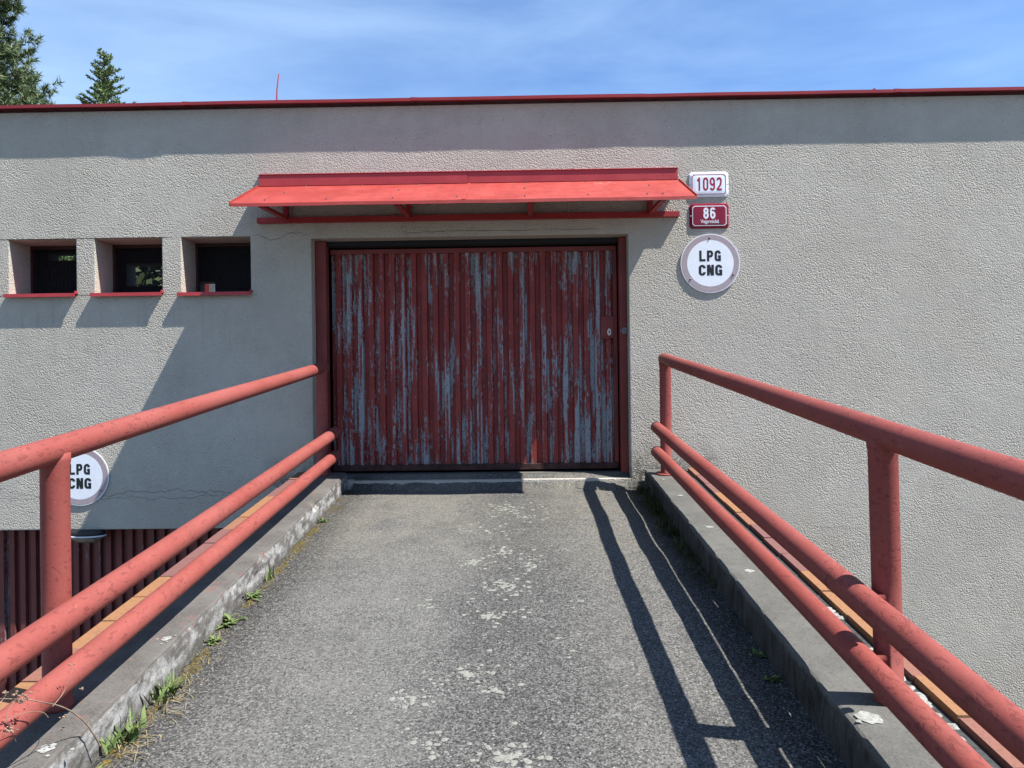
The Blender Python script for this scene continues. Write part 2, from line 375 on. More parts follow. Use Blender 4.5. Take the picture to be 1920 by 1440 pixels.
PLASTER = m_plaster(); ASPH = m_asphalt(); LICH = m_lichen()
KERBL = m_concrete('flaking_kerb_concrete', (0.062, 0.054, 0.047), (0.105, 0.096, 0.085), white=1.0)
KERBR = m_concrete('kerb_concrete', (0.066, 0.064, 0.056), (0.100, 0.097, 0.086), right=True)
CONC = m_concrete('threshold_concrete', (0.055, 0.052, 0.045), (0.098, 0.093, 0.080))
BODY = m_concrete('ramp_side_concrete', (0.14, 0.135, 0.125), (0.19, 0.185, 0.175))
BITU = m_plain('bitumen_strip', (0.035, 0.037, 0.036), 0.85, var=0.4, sc=60)
RAIL_L = m_rail('faded_red_rail_paint', (0.225, 0.052, 0.041), seed=1.3)
RAIL_R = m_rail('faded_red_rail_paint_rough', (0.212, 0.047, 0.037), seed=8.1)
def m_canopy():
    g = G('weathered_canopy_sheet')
    c = g.mix(g.step(g.noise(2.2, 5, 0.6), 0.3, 0.7), (0.26, 0.031, 0.024), (0.33, 0.048, 0.038))
    c = g.mix(g.mul(g.step(g.noise(1.0, 5, 0.65, vec=g.map((16, 1.5, 3))), 0.5, 0.75), 0.35), c, (0.17, 0.024, 0.021))
    c = g.mix(g.mul(g.step(g.noise(70, 4, 0.7), 0.62, 0.7), 0.5), c, (0.12, 0.035, 0.028))
    X = g.xyz(); sc = g.mul(g.rng(X[0], 0.62, 0.78, 0.03), g.mul(g.rng(X[1], -0.16, -0.06, 0.02), g.step(g.noise(26, 4, 0.7), 0.5, 0.56)))
    c = g.mix(g.mul(sc, 0.7), c, (0.32, 0.17, 0.15))
    return g.fin(c, g.step(g.noise(9, 4), 0.3, 0.7, 0.42, 0.62), g.bump(g.noise(2.6, 3), 0.02, 0.35), spec=0.35)
CANOPY = m_canopy()
FLASH = m_redmetal('flashing_red_sheet', (0.31, 0.026, 0.030), (0.36, 0.036, 0.040), 0.5, 0.15)
STEEL = m_redmetal('red_painted_steel', (0.27, 0.02, 0.022), (0.33, 0.028, 0.028), 0.5, 0.3)
FRAME = m_redmetal('door_frame_red', (0.14, 0.020, 0.016), (0.185, 0.030, 0.023), 0.55, 0.35)
DOOR = m_door('flaking_door_paint'); DOOR2 = m_door('flaking_door_paint_sparse', -0.075)
WFR = m_plain('dark_red_frame', (0.035, 0.010, 0.009), 0.7)  # very dark red-brown for the window frames
DARK = m_plain('dark_interior', (0.012, 0.012, 0.013), 0.9)
INTER = m_plain('interior_wall', (0.05, 0.048, 0.045), 0.9)
WIRE = m_plain('mesh_wire', (0.045, 0.045, 0.05), 0.6)
ROOFM = m_plain('roof_felt', (0.06, 0.06, 0.062), 0.9, var=0.3, sc=8)
GROUND = m_plain('yard_asphalt', (0.09, 0.089, 0.085), 0.95, var=0.3, sc=3)
TILE = m_tile()
WHITE = m_plain('white_enamel', (0.74, 0.76, 0.79), 0.28, var=0.03)
WHITE_RIM = m_plain('white_enamel_rim', (0.68, 0.68, 0.68), 0.35, var=0.05)
MAUVE = m_plain('faded_mauve_ring', (0.34, 0.275, 0.285), 0.5, var=0.06, sc=40)
MAROON = m_plain('maroon_enamel', (0.21, 0.006, 0.02), 0.2, var=0.1)
MAROON_T = m_plain('maroon_lettering', (0.30, 0.01, 0.035), 0.35, var=0.03)
BLACK = m_plain('black_lettering', (0.006, 0.008, 0.008), 0.5, var=0.05)
BOLT = m_plain('dull_bolt_steel', (0.16, 0.12, 0.12), 0.45, 0.6)
LATCH = m_plain('grey_latch_metal', (0.17, 0.14, 0.14), 0.45, 0.5, var=0.4, sc=60)
IVORY = m_plain('ivory_escutcheon', (0.62, 0.56, 0.48), 0.4)
LAMPB = m_plain('lamp_body_black', (0.02, 0.02, 0.02), 0.6)
LAMPG = m_plain('dirty_lamp_glass', (0.16, 0.14, 0.11), 0.25, var=0.3)
BARK = m_plain('bark', (0.10, 0.065, 0.045), 0.9, var=0.4, sc=12)
TWIG = m_plain('dry_twig', (0.22, 0.15, 0.11), 0.85, var=0.3, sc=40)
PINE = m_leaf('pine_needles', (0.055, 0.090, 0.038), (0.14, 0.175, 0.08), sc=1.2)
SPRUCE = m_leaf('spruce_needles', (0.07, 0.12, 0.042), (0.155, 0.205, 0.075), sc=3)
BROAD = m_leaf('shrub_leaves', (0.015, 0.024, 0.008), (0.035, 0.048, 0.016), sc=2)
WEED = m_leaf('weed_leaves', (0.05, 0.08, 0.022), (0.11, 0.15, 0.05), sc=30)
GRASS = m_leaf('grass_blades', (0.022, 0.036, 0.009), (0.075, 0.072, 0.03), sc=9)
STRAW = m_leaf('dry_grass', (0.14, 0.11, 0.055), (0.22, 0.18, 0.10), sc=20)
MOSS = m_leaf('moss_cushion', (0.040, 0.034, 0.008), (0.085, 0.060, 0.014), sc=60)

# ---------------------------------------------------------------- ground
def sheet(name, x0, x1, y0, y1, z, mat):
    o = rawobj(name, [(x0, y0, z), (x1, y0, z), (x1, y1, z), (x0, y1, z)], [(0, 1, 2, 3)], mat)
    o['kind'] = 'structure'; return o
sheet('ground', -200, 200, -200, 200, -2.80, GROUND)

# ramp coordinates: xr across, y along (<= 0 towards the street), h above the asphalt
SL = 0.0985
def RP(xr, y, h=0.0): return Vector((xr-0.0097*(y+6.55), y, SL*y+h))
YEND = -15.0
def ramp_h(xr, y):
    t = min(1.0, max(0.0, (xr-0.35)/0.4))
    return 0.009*fbm(xr*1.1, y*1.7, 3.0, 3)+0.003*fbm(xr*5, y*7, 9.0, 2)-0.016*t*t*(3-2*t)
def ys_list(y0, y1, near=0.05, far=0.4):
    out = []; y = y0
    while y > y1:
        out.append(y); y -= near if y > -5.2 else far
    out.append(y1); return out
YS = ys_list(-0.03, YEND, 0.045)
XS = [-1.50+i*0.045 for i in range(59)]
vs = [tuple(RP(x, y, ramp_h(x, y))) for y in YS for x in XS]; nx = len(XS)
fs = [(j*nx+i, (j+1)*nx+i, (j+1)*nx+i+1, j*nx+i+1) for j in range(len(YS)-1) for i in range(nx-1)]
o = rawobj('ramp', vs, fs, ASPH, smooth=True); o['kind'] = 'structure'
# solid body of the ramp under the asphalt
bm = bmesh.new()
def slab(bm, xa, xb, ha, y0, y1, zb=None, hb=None):
    c = []
    for y in (y0, y1):
        for x, top in ((xa, 0), (xb, 0), (xb, 1), (xa, 1)):
            p = RP(x, y, ha if top else (hb if hb is not None else 0))
            if not top and zb is not None: p.z = zb
            c.append(bm.verts.new(p))
    for f in ((0, 1, 2, 3), (7, 6, 5, 4), (0, 4, 5, 1), (1, 5, 6, 2), (2, 6, 7, 3), (3, 7, 4, 0)):
        bm.faces.new([c[i] for i in f])
slab(bm, -1.80, 1.45, -0.03, 0.0, YEND, zb=-2.79)
fixn(bm); o = obj('ramp_body', bm, BODY); o['kind'] = 'structure'

# kerbs with worn edges
def kerb(name, xin, xgro, xtile, xout, mat, rough, lab):
    sgn = 1 if xout > xin else -1
    verts = []; faces = []
    prof = [(0.0, -0.04), (0.0, 0.025), (0.0, 0.055), (0.0, 0.085), (0.001, 0.118), (0.004, 0.135), (0.014, 0.1405), (0.06, 0.141), (0.12, 0.142), (0.20, 0.141)]
    w = abs(xgro-xin)
    prof = [p for p in prof if p[0] < w-0.03]+[(w, 0.140), (w, 0.02)]
    yl = ys_list(-0.02, YEND, 0.03)
    for y in yl:
        for k, (dx, h) in enumerate(prof):
            r = 0
            hh = h
            if k < 7:
                n1 = fbm(y*2.6, h*6, xin, 4); n2 = fbm(y*9, h*20, xin+4, 4)
                amt = rough*(0.2 if k < 2 else 0.6)
                r = amt*((0.016 if sgn < 0 else 0.007)*n1+(0.010 if sgn < 0 else 0.003)*n2+(0.0 if sgn < 0 else 0.0025*fbm(y*28, h*50, 7, 3)))
                if 3 < k < 7:
                    chip = max(0, fbm(y*3.3, 1.0, xin*3, 4)-0.10); r += amt*0.05*chip; hh -= amt*0.02*chip
            verts.append(tuple(RP(xin+sgn*(dx+r), y, hh+0.002*fbm(y*4, dx*9, 1, 3))))
    n = len(prof)
    for j in range(len(yl)-1):
        for k in range(n-1):
            q = (j*n+k, j*n+k+1, (j+1)*n+k+1, (j+1)*n+k); faces.append(q if sgn > 0 else q[::-1])
    for e, j in ((0, 0), (1, len(yl)-1)):
        f = [j*n+k for k in range(n)]; faces.append(f if e else f[::-1])
    o = rawobj(name, verts, faces, mat); o['kind'] = 'structure'
    # dark sealed groove
    bm = bmesh.new(); a, b = sorted((xgro+sgn*0.001, xtile-sgn*0.001)); slab(bm, a, b, 0.125, -0.02, YEND, hb=-0.03)
    fixn(bm); g = obj('sealing_strip', bm, BITU, o)
    # clay tiles laid end to end along the outer edge
    bm = bmesh.new(); y = -0.03; random.seed(int(abs(xin)*100))
    while y > -9.0:
        y1 = y-0.283
        jx = random.uniform(-0.003, 0.003); jh = random.uniform(-0.003, 0.003)
        a, b = sorted((xtile+jx, xout+jx))
        slab(bm, a, b, 0.150+jh, y, y1+0.008, hb=-0.10); y = y1
    fixn(bm); t = obj('tile_edging', bm, TILE, o)
    # mortar bed under the tiles
    bm = bmesh.new(); a, b = sorted((xtile+sgn*0.004, xout-sgn*0.004)); slab(bm, a, b, 0.144, -0.02, YEND, hb=-0.03)
    fixn(bm); obj('mortar_bed', bm, KERBR, o)
    return o
kerb('kerb_left', -1.45, -1.745, -1.800, -1.865, KERBL, 1.0, '')
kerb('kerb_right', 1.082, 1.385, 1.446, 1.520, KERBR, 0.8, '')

# threshold at the door, higher than the asphalt, broken front edge
def threshold():
    vs = []; fs = []; n = 130; x0, x1 = -1.46, 1.07
    for i in range(n+1):
        x = x0+(x1-x0)*i/n
        e = -0.105-0.055*fbm(x*3, 0, 2, 6)-0.030*fbm(x*13, 0, 5, 4)
        hz = 0.012*fbm(x*6, 0, 8, 3)
        vs += [(x, e, 0.0985*e-0.02), (x, e+0.012, -0.004+hz*0.6), (x, e+0.05, 0.014+hz*0.8), (x, 0.02, 0.050+hz*0.5), (x, 0.13, 0.100)]
    for i in range(n):
        for k in range(4): fs.append((i*5+k, (i+1)*5+k, (i+1)*5+k+1, i*5+k+1))
    o = rawobj('threshold', vs, fs, ASPH); o['kind'] = 'structure'
threshold()

# ---------------------------------------------------------------- garage building
B = empty('garage_building', 'long low grey roughcast garage building with red roof edging and red doors', 'building', (0, 0, 0))
XL, XR, ZT, ZB, DEP = -14.0, 14.0, 3.262, -2.80, 6.3
DO = (-1.800, 0.905, 0.062, 2.140)      # upper door opening
LD = (-5.60, -2.05, -2.795, -0.330)     # lower door opening
WN = [(-4.410, -3.828, 1.690, 2.165), (-3.666, -3.085, 1.688, 2.165), (-2.918, -2.322, 1.683, 2.167)]
def front_wall():
    holes = [DO, LD]+WN
    xs = sorted({XL, XR, *[h[0] for h in holes], *[h[1] for h in holes]}); zs = sorted({ZB, ZT, *[h[2] for h in holes], *[h[3] for h in holes]})
    bm = bmesh.new(); vd = {}
    def V(x, z):
        if (x, z) not in vd: vd[(x, z)] = bm.verts.new((x, 0, z))
        return vd[(x, z)]
    for i in range(len(xs)-1):
        for j in range(len(zs)-1):
            cx, cz = (xs[i]+xs[i+1])/2, (zs[j]+zs[j+1])/2
            if any(h[0] < cx < h[1] and h[2] < cz < h[3] for h in holes): continue
            bm.faces.new((V(xs[i], zs[j]), V(xs[i+1], zs[j]), V(xs[i+1], zs[j+1]), V(xs[i], zs[j+1])))
    r = bmesh.ops.extrude_face_region(bm, geom=bm.faces[:])
    for v in [g for g in r['geom'] if isinstance(g, bmesh.types.BMVert)]: v.co.y += 0.30
    fixn(bm)
    # small worn bevel on the opening edges
    es = [e for e in bm.edges if all(abs(v.co.y) < 1e-6 for v in e.verts) and len(e.link_faces) == 2 and abs(e.link_faces[0].normal.dot(e.link_faces[1].normal)) < 0.1]
    bmesh.ops.bevel(bm, geom=es, offset=0.008, segments=2, affect='EDGES', profile=0.6)
    return bm
obj('wall', front_wall(), PLASTER, B)
# other walls, floor between the storeys, roof
bm = bmesh.new()
box(bm, XL, XL+0.3, 0.302, DEP-0.302, ZB, ZT); obj('wall', bm, PLASTER, B); bm = bmesh.new(); box(bm, XR-0.3, XR, 0.302, DEP-0.302, ZB, ZT)
obj('wall', bm, PLASTER, B)
BO = [(-7.80, -7.20, 3.00, 3.13), (-6.50, -5.85, 2.56, 2.93), (-5.33, -5.04, 2.30, 2.62)]   # openings in the back wall
bm = bmesh.new(); xs = sorted({XL, XR, *[h[0] for h in BO], *[h[1] for h in BO]}); zs = sorted({ZB, ZT, *[h[2] for h in BO], *[h[3] for h in BO]})
for i in range(len(xs)-1):
    run = None
    for j in range(len(zs)-1):
        cx, cz = (xs[i]+xs[i+1])/2, (zs[j]+zs[j+1])/2
        if any(h[0] < cx < h[1] and h[2] < cz < h[3] for h in BO): continue
        box(bm, xs[i], xs[i+1], DEP-0.3, DEP, zs[j], zs[j+1])
bmesh.ops.remove_doubles(bm, verts=bm.verts[:], dist=1e-5)
obj('back_wall', bm, INTER, B)
bm = bmesh.new(); box(bm, XL+0.302, XR-0.302, 0.302, DEP-0.302, -0.25, 0.058); obj('floor_slab', bm, INTER, B)
bm = bmesh.new(); box(bm, XL+0.302, XR-0.302, 0.302, DEP-0.302, 3.15, 3.25); obj('roof', bm, ROOFM, B)
bm = bmesh.new(); box(bm, -3.0+4.2, -3.0+4.35, 0.302, DEP-0.302, 0.06, 3.148); obj('inner_wall', bm, INTER, B)
bm = bmesh.new(); box(bm, DO[0]+0.003, DO[1]-0.003, 0.12, 0.30, -0.1, 0.098); obj('door_step', bm, CONC, B)

# roof edging: folded sheet metal with lapped joints and a slightly wavy front
bm = bmesh.new()
joints = [XL-0.07, -10.2, -7.0, -4.9, -2.84, -0.9, 1.02, 3.15, 5.2, 7.4, 10.0, XR+0.07]
for q in range(len(joints)-1):
    a, b = joints[q]-0.02, joints[q+1]; n = 26; ring = []
    lift = 0.0012*(q % 3)
    for i in range(n+1):
        x = a+(b-a)*i/n
        ov = 0.078+0.004*fbm(x*0.8, 1, 5, 3)+(0.005*math.exp(-((x+3.05)/0.18)**2))+0.0015*(q % 2)
        up = 0.003*fbm(x*0.7, 3, 1, 2)+0.004*max(0, 1-abs(x-a)/0.08)
        z1 = 3.298+up+lift; z0 = 3.273+up+lift
        ring.append([bm.verts.new(p) for p in ((x, -ov+0.002, z0), (x, -ov, z1), (x, 0.32, z1+0.012), (x, 0.32, z1+0.009), (x, -ov+0.004, z1-0.003), (x, -ov+0.006, z0))])
    for i in range(n):
        for k in range(6): bm.faces.new((ring[i][k], ring[i+1][k], ring[i+1][(k+1) % 6], ring[i][(k+1) % 6]))
    bm.faces.new(ring[0]); bm.faces.new(ring[-1][::-1])
fixn(bm); obj('roof_edging', bm, FLASH, B)
bm = bmesh.new(); box(bm, 2.985, 3.00, -0.02, 0.03, 3.303, 3.33); obj('edging_clip', bm, STEEL, B)

# windows
def wire_mesh(x0, x1, z0, z1, y, pitch=0.0125, w=0.0011):
    vs, fs = [], []
    def q(a, b, c, d, yy):
        i = len(vs); vs.extend([(a, yy-w/2, c), (b, yy-w/2, c), (b, yy-w/2, d), (a, yy-w/2, d), (a, yy+w/2, c), (b, yy+w/2, c), (b, yy+w/2, d), (a, yy+w/2, d)])
        fs.extend([(i, i+1, i+2, i+3), (i+4, i+7, i+6, i+5), (i, i+4, i+5, i+1), (i+1, i+5, i+6, i+2), (i+2, i+6, i+7, i+3), (i+3, i+7, i+4, i)])
    x = x0+pitch/2
    while x < x1: q(x-w/2, x+w/2, z0, z1, y); x += pitch
    z = z0+pitch/2
    while z < z1: q(x0, x1, z-w/2, z+w/2, y+0.0015); z += pitch
    return vs, fs
for k, (a, b, c, d) in enumerate(WN):
    bm = bmesh.new(); t = 0.022
    box(bm, a+0.001, a+t, 0.285, 0.325, c, d); box(bm, b-t, b-0.001, 0.285, 0.325, c, d)
    box(bm, a+t, b-t, 0.287, 0.323, d-0.03, d-0.001); box(bm, a+t, b-t, 0.287, 0.323, c+0.012, c+0.03)
    wf = obj('window', bm, WFR, B)
    v, f = wire_mesh(a+t, b-t, c+0.03, d-0.03, 0.306); rawobj('wire_mesh', v, f, WIRE, wf)
    bm = bmesh.new()
    # sill sheet: sloping top, folded front drip, raised right end
    ring = [(-0.050, c-0.022), (-0.048, c+0.008), (0.29, c+0.020), (0.29, c+0.016), (-0.043, c+0.004), (-0.045, c-0.022)]
    A = [bm.verts.new((a-0.022, y, z)) for y, z in ring]; Bq = [bm.verts.new((b+0.012, y, z)) for y, z in ring]
    bm.faces.new(A); bm.faces.new(Bq[::-1])
    for i in range(6): bm.faces.new((A[i], Bq[i], Bq[(i+1) % 6], A[(i+1) % 6]))
    box(bm, b+0.006, b+0.012, -0.046, 0.0, c+0.009, c+0.026)
    fixn(bm); obj('sill', bm, FLASH, wf)

# doors
def corrug(x0, x1, z0, z1, yf, pitch=0.0955, dep=0.034, skip=None):
    bm = bmesh.new(); pts = []
    x = x0
    while x < x1-0.01:
        p = min(pitch, x1-x)
        pts += [(x, yf+dep), (x+p*0.40, yf+dep), (x+p*0.46, yf), (x+p*0.92, yf)]
        x += pitch
    pts.append((x1, yf+dep))
    nz = 1; rows = []
    for z in (z0, z1): rows.append([bm.verts.new((px, py, z)) for px, py in pts])
    for i in range(len(pts)-1): bm.faces.new((rows[0][i], rows[0][i+1], rows[1][i+1], rows[1][i]))
    r = bmesh.ops.extrude_face_region(bm, geom=bm.faces[:])
    for v in [g for g in r['geom'] if isinstance(g, bmesh.types.BMVert)]: v.co.y += 0.004
    return fixn(bm)
D = obj('garage_door', corrug(-1.698, 0.828, 0.165, 2.060, 0.200), DOOR, B)
D.location = (0, 0.056, 0)
D['label'] = 'closed corrugated red door whose paint is flaking off grey zinc'
bm = bmesh.new()
box(bm, -1.700, 0.832, 0.192, 0.235, 2.042, 2.085, 0.004); obj('top_rail', bm, FRAME, D)
bm = bmesh.new(); box(bm, -1.700, 0.832, 0.190, 0.235, 0.118, 0.172, 0.004); obj('bottom_rail', bm, m_plain('shade_dark_bottom_rail', (0.045, 0.016, 0.013), 0.8, var=0.5, sc=14), D)  # bottom rail colour darkened to paint in the shade at the door foot
bm = bmesh.new()
box(bm, 0.800, 0.834, 0.188, 0.235, 0.174, 2.040, 0.003); obj('edge_stile', bm, FRAME, D)
bm = bmesh.new(); box(bm, 0.686, 0.802, 0.181, 0.199, 1.268, 1.462, 0.003); box(bm, 0.705, 0.760, 0.170, 0.1805, 1.262, 1.281, 0.002)
obj('lock_plate', bm, FRAME, D)
def oval(bm, cx, cz, rx, rz, y0, y1, n=24):
    prism(bm, [(cx+rx*math.cos(2*PI*i/n), cz+rz*(math.sin(2*PI*i/n))) for i in range(n)], y0, y1)
bm = bmesh.new(); oval(bm, 0.761, 1.322, 0.017, 0.031, 0.172, 0.180); fixn(bm); obj('escutcheon', bm, IVORY, D)
bm = bmesh.new(); oval(bm, 0.761, 1.322, 0.0055, 0.014, 0.1705, 0.1718, 12); fixn(bm); obj('keyhole', bm, BLACK, D)
bm = bmesh.new(); box(bm, 0.856, 0.903, 0.048, 0.076, 1.296, 1.352, 0.004); box(bm, 0.842, 0.856, 0.058, 0.076, 1.312, 1.336, 0.002); oval(bm, 0.868, 1.324, 0.007, 0.007, 0.042, 0.0475, 10)
fixn(bm); obj('latch', bm, LATCH, D)
bm = bmesh.new(); box(bm, 0.806, 0.812, 0.184, 0.1875, 0.95, 1.13); obj('finger_slot', bm, BLACK, D)
bm = bmesh.new(); box(bm, -1.798, -1.704, 0.110, 0.215, 0.064, 2.138, 0.006); DF = obj('door_jamb', bm, FRAME, B)
bm = bmesh.new(); box(bm, 0.840, 0.903, 0.120, 0.215, 0.064, 2.138, 0.004); obj('door_jamb', bm, FRAME, B)
bm = bmesh.new(); box(bm, -1.702, 0.838, 0.15, 0.29, 2.100, 2.139); obj('lintel_gap_shade', bm, DARK, DF)  # near-black box added as the dark void above the door leaf
# lower garage door
D2 = obj('lower_garage_door', corrug(-5.55, -2.07, -2.74, -0.36, 0.165), DOOR2, B)
D2['label'] = 'dark red corrugated door of the lower garage level'
bm = bmesh.new(); box(bm, -5.598, -5.555, 0.10, 0.22, -2.79, -0.332); box(bm, -5.554, -2.08, 0.215, 0.25, -0.40, -0.3325); obj('door_frame', bm, FRAME, D2)

# canopy over the door
def canopy():
    x0, x1, zt, zf, p = -2.240, 1.330, 2.590, 2.293, 0.668
    bm = bmesh.new(); n = 30; ring = []
    for i in range(n+1):
        x = x0+(x1-x0)*i/n; dz = 0.003*fbm(x*1.5, 2, 2, 3)-0.004*abs(math.sin((x-x0)*PI/0.9))
        fx = x+(0.010 if i == n else 0)+(0.0 if i else 0.004)
        ring.append([bm.verts.new(q) for q in ((x, -0.004, zt), (fx, -p, zf+dz), (fx, -p-0.003, zf-0.026+dz), (fx, -p+0.001, zf-0.026+dz), (fx, -p+0.004, zf-0.004+dz), (x, -0.004, zt-0.004))])
    for i in range(n):
        for k in range(6): bm.faces.new((ring[i][k], ring[i+1][k], ring[i+1][(k+1) % 6], ring[i][(k+1) % 6]))
    bm.faces.new(ring[0]); bm.faces.new(ring[-1][::-1])
    # upturned hems on both sides
    for s, x in ((-1, x0), (1, x1+0.006)):
        a = [(x, -0.006, zt), (x, -p, zf), (x, -p, zf-0.026), (x, -0.006, zt-0.028)]; b = [(q[0]+s*0.004, q[1], q[2]) for q in a]
        t = [(x, -0.006, zt+0.014), (x, -p, zf+0.012)]
        A = [bm.verts.new(q) for q in (t[0], t[1], a[2], a[3])]; Bv = [bm.verts.new((q[0]+s*0.006, q[1], q[2])) for q in (t[0], t[1], a[2], a[3])]
        bm.faces.new(A); bm.faces.new(Bv[::-1])
        for i in range(4): bm.faces.new((A[i], Bv[i], Bv[(i+1) % 4], A[(i+1) % 4]))
    # lap seam
    xs = -0.455
    a = [(xs, -0.006, zt+0.003), (xs, -p-0.001, zf+0.003), (xs+0.03, -p-0.001, zf+0.003), (xs+0.03, -0.006, zt+0.003)]
    A = [bm.verts.new(q) for q in a]; Bv = [bm.verts.new((q[0], q[1], q[2]-0.006)) for q in a]
    bm.faces.new(A); bm.faces.new(Bv[::-1])
    for i in range(4): bm.faces.new((A[i], Bv[i], Bv[(i+1) % 4], A[(i+1) % 4]))
    fixn(bm); c = obj('canopy', bm, CANOPY, B); c['label'] = 'red sheet metal canopy sloping out above the door'
    bm = bmesh.new()
    box(bm, x0+0.003, xs, -0.020, -0.0005, zt-0.002, zt+0.092, 0.002); box(bm, xs+0.002, x1, -0.018, -0.0005, zt-0.001, zt+0.093, 0.002)
    box(bm, x0+0.003, x1, -0.026, -0.0005, zt+0.0935, zt+0.101, 0.002)
    obj('upstand', bm, FLASH, c)
    bm = bmesh.new(); box(bm, -2.248, 1.334, -0.050, -0.0005, 2.270, 2.277, 0.001); box(bm, -2.248, 1.334, -0.0065, -0.0005, 2.278, 2.322, 0.001)
    box(bm, -2.248, 1.334, -0.050, -0.044, 2.278, 2.315, 0.001)
    obj('wall_bar', bm, STEEL, c)
    for x in (-2.005, -0.955, 0.075, 1.09):
        bm = bmesh.new(); t = 0.021
        box(bm, x-t, x+t, -0.045, -0.008, 2.323, 2.565, 0.002)
        # arm running out to the front edge
        for (ya, za, yb, zb, hh) in ((-0.052, 2.292, -p+0.02, 2.262, 0.030), (-0.01, zt-0.040, -p+0.03, zf-0.026, 0.026)):
            A = [bm.verts.new(q) for q in ((x-t, ya, za), (x+t, ya, za), (x+t, ya, za+hh), (x-t, ya, za+hh))]
            Bv = [bm.verts.new(q) for q in ((x-t, yb, zb), (x+t, yb, zb), (x+t, yb, zb+hh*0.8), (x-t, yb, zb+hh*0.8))]
            bm.faces.new(A); bm.faces.new(Bv[::-1])
            for i in range(4): bm.faces.new((A[i], Bv[i], Bv[(i+1) % 4], A[(i+1) % 4]))
        fixn(bm); obj('bracket', bm, STEEL, c)
    first = None
    sc = [(x, 0.86) for x in (-2.0, -1.52, -1.0, -0.50, 0.03, 0.52, 0.98, 1.10)]+[(-1.93, 0.45), (-1.0, 0.40), (0.03, 0.42), (1.05, 0.35)]+[(-1.83, 0.05), (-1.35, 0.05), (-0.87, 0.05), (0.05, 0.05), (0.55, 0.05), (1.05, 0.05)]
    for x, t in sc:
        q = Vector((x, -0.004-(p-0.004)*t, zt+(zf-zt)*t+0.004))
        if first is None:
            bm = bmesh.new(); bmesh.ops.create_cone(bm, segments=10, radius1=0.0085, radius2=0.005, depth=0.008, cap_ends=True)
            first = obj('screw', bm, BOLT, c); first.location = q; first.rotation_euler = (math.atan2(zt-zf, p), 0, 0)
        else:
            s = first.copy(); COL.objects.link(s); s.parent = c; s.location = q
canopy()

# lightning rod on the roof
LR = empty('lightning_rod', 'thin red vertical rod standing on the roof edge', 'rod', (-2.16, 0.25, 3.31))
bm = bmesh.new(); tube(bm, [(0, 0, 0.03), (0.004, 0, 0.2), (0.022, 0, 0.345)], 0.0075, 8, radii=[0.0085, 0.0065, 0.004]); obj('rod', bm, FLASH, LR)
bm = bmesh.new(); tube(bm, [(0, 0, 0.0), (0, 0, 0.035)], 0.022, 10); obj('foot', bm, STEEL, LR)

# ---------------------------------------------------------------- lettering and signs
# condensed sign lettering drawn as strokes: each glyph is a list of centre lines in a unit box
def arc(cx, cy, rx, ry, a0, a1, n=10):
    return [(cx+rx*math.cos(rad(a0+(a1-a0)*i/n)), cy+ry*math.sin(rad(a0+(a1-a0)*i/n))) for i in range(n+1)]
def glyphs(t, w):
    h = t/2; l, r, b, u = h, w-h, h, 1-h; cx = w/2; rx = (w-t)/2; ry = rx*1.05
    return {
     'L': [[(l, 1), (l, 0)], [(l, b), (w, b)]],
     'P': [[(l, 1), (l, 0)], [(l, u), (cx, u)]+arc(r-0.21*w, u-0.24*0.9, 0.21*w, 0.24*0.9, 90, -90)+[(l, u-0.432)]],
     'C': [arc(cx, u-ry, rx, ry, -12, 180)+arc(cx, b+ry, rx, ry, 180, 372)],
     'G': [arc(cx, u-ry, rx, ry, -8, 180)+arc(cx, b+ry, rx, ry, 180, 315), [(cx+0.02, 0.44), (w, 0.44)], [(r, 0.44), (r, 0.0)]],
     'N': [[(l, 0), (l, 1)], [(r, 0), (r, 1)], [(l+h*0.3, 1.0), (r-h*0.3, 0.0)]],
     '1': [[(cx+0.04, 0), (cx+0.04, 1)], [(cx-0.14, 0.74), (cx+0.04, 0.95)]],
     '0': [arc(cx, u-ry, rx, ry, 0, 180)+arc(cx, b+ry, rx, ry, 180, 360)+[(r, u-ry)]],
     '9': [arc(cx, u-0.245, rx, 0.245, 0, 360, 20), arc(cx, u-0.245, rx, 0.245, 0, 20, 2)[::-1]+[(r, b+ry)]+arc(cx, b+ry, rx, ry, 0, -165)],
     '6': [arc(cx, b+0.245, rx, 0.245, 0, 360, 20), [(l, b+0.245), (l, u-ry)]+arc(cx, u-ry, rx, ry, 180, 15)],
     '8': [arc(cx, b+0.235, rx, 0.235, 0, 360, 20), arc(cx, u-0.205, rx*0.92, 0.205, 0, 360, 20)],
     '2': [arc(cx, u-ry, rx, ry, 170, 0)+[(r, u-ry-0.06), (r-0.06, 0.42), (l, b+0.03)], [(l-h*0.6, b), (w, b)]],
    }
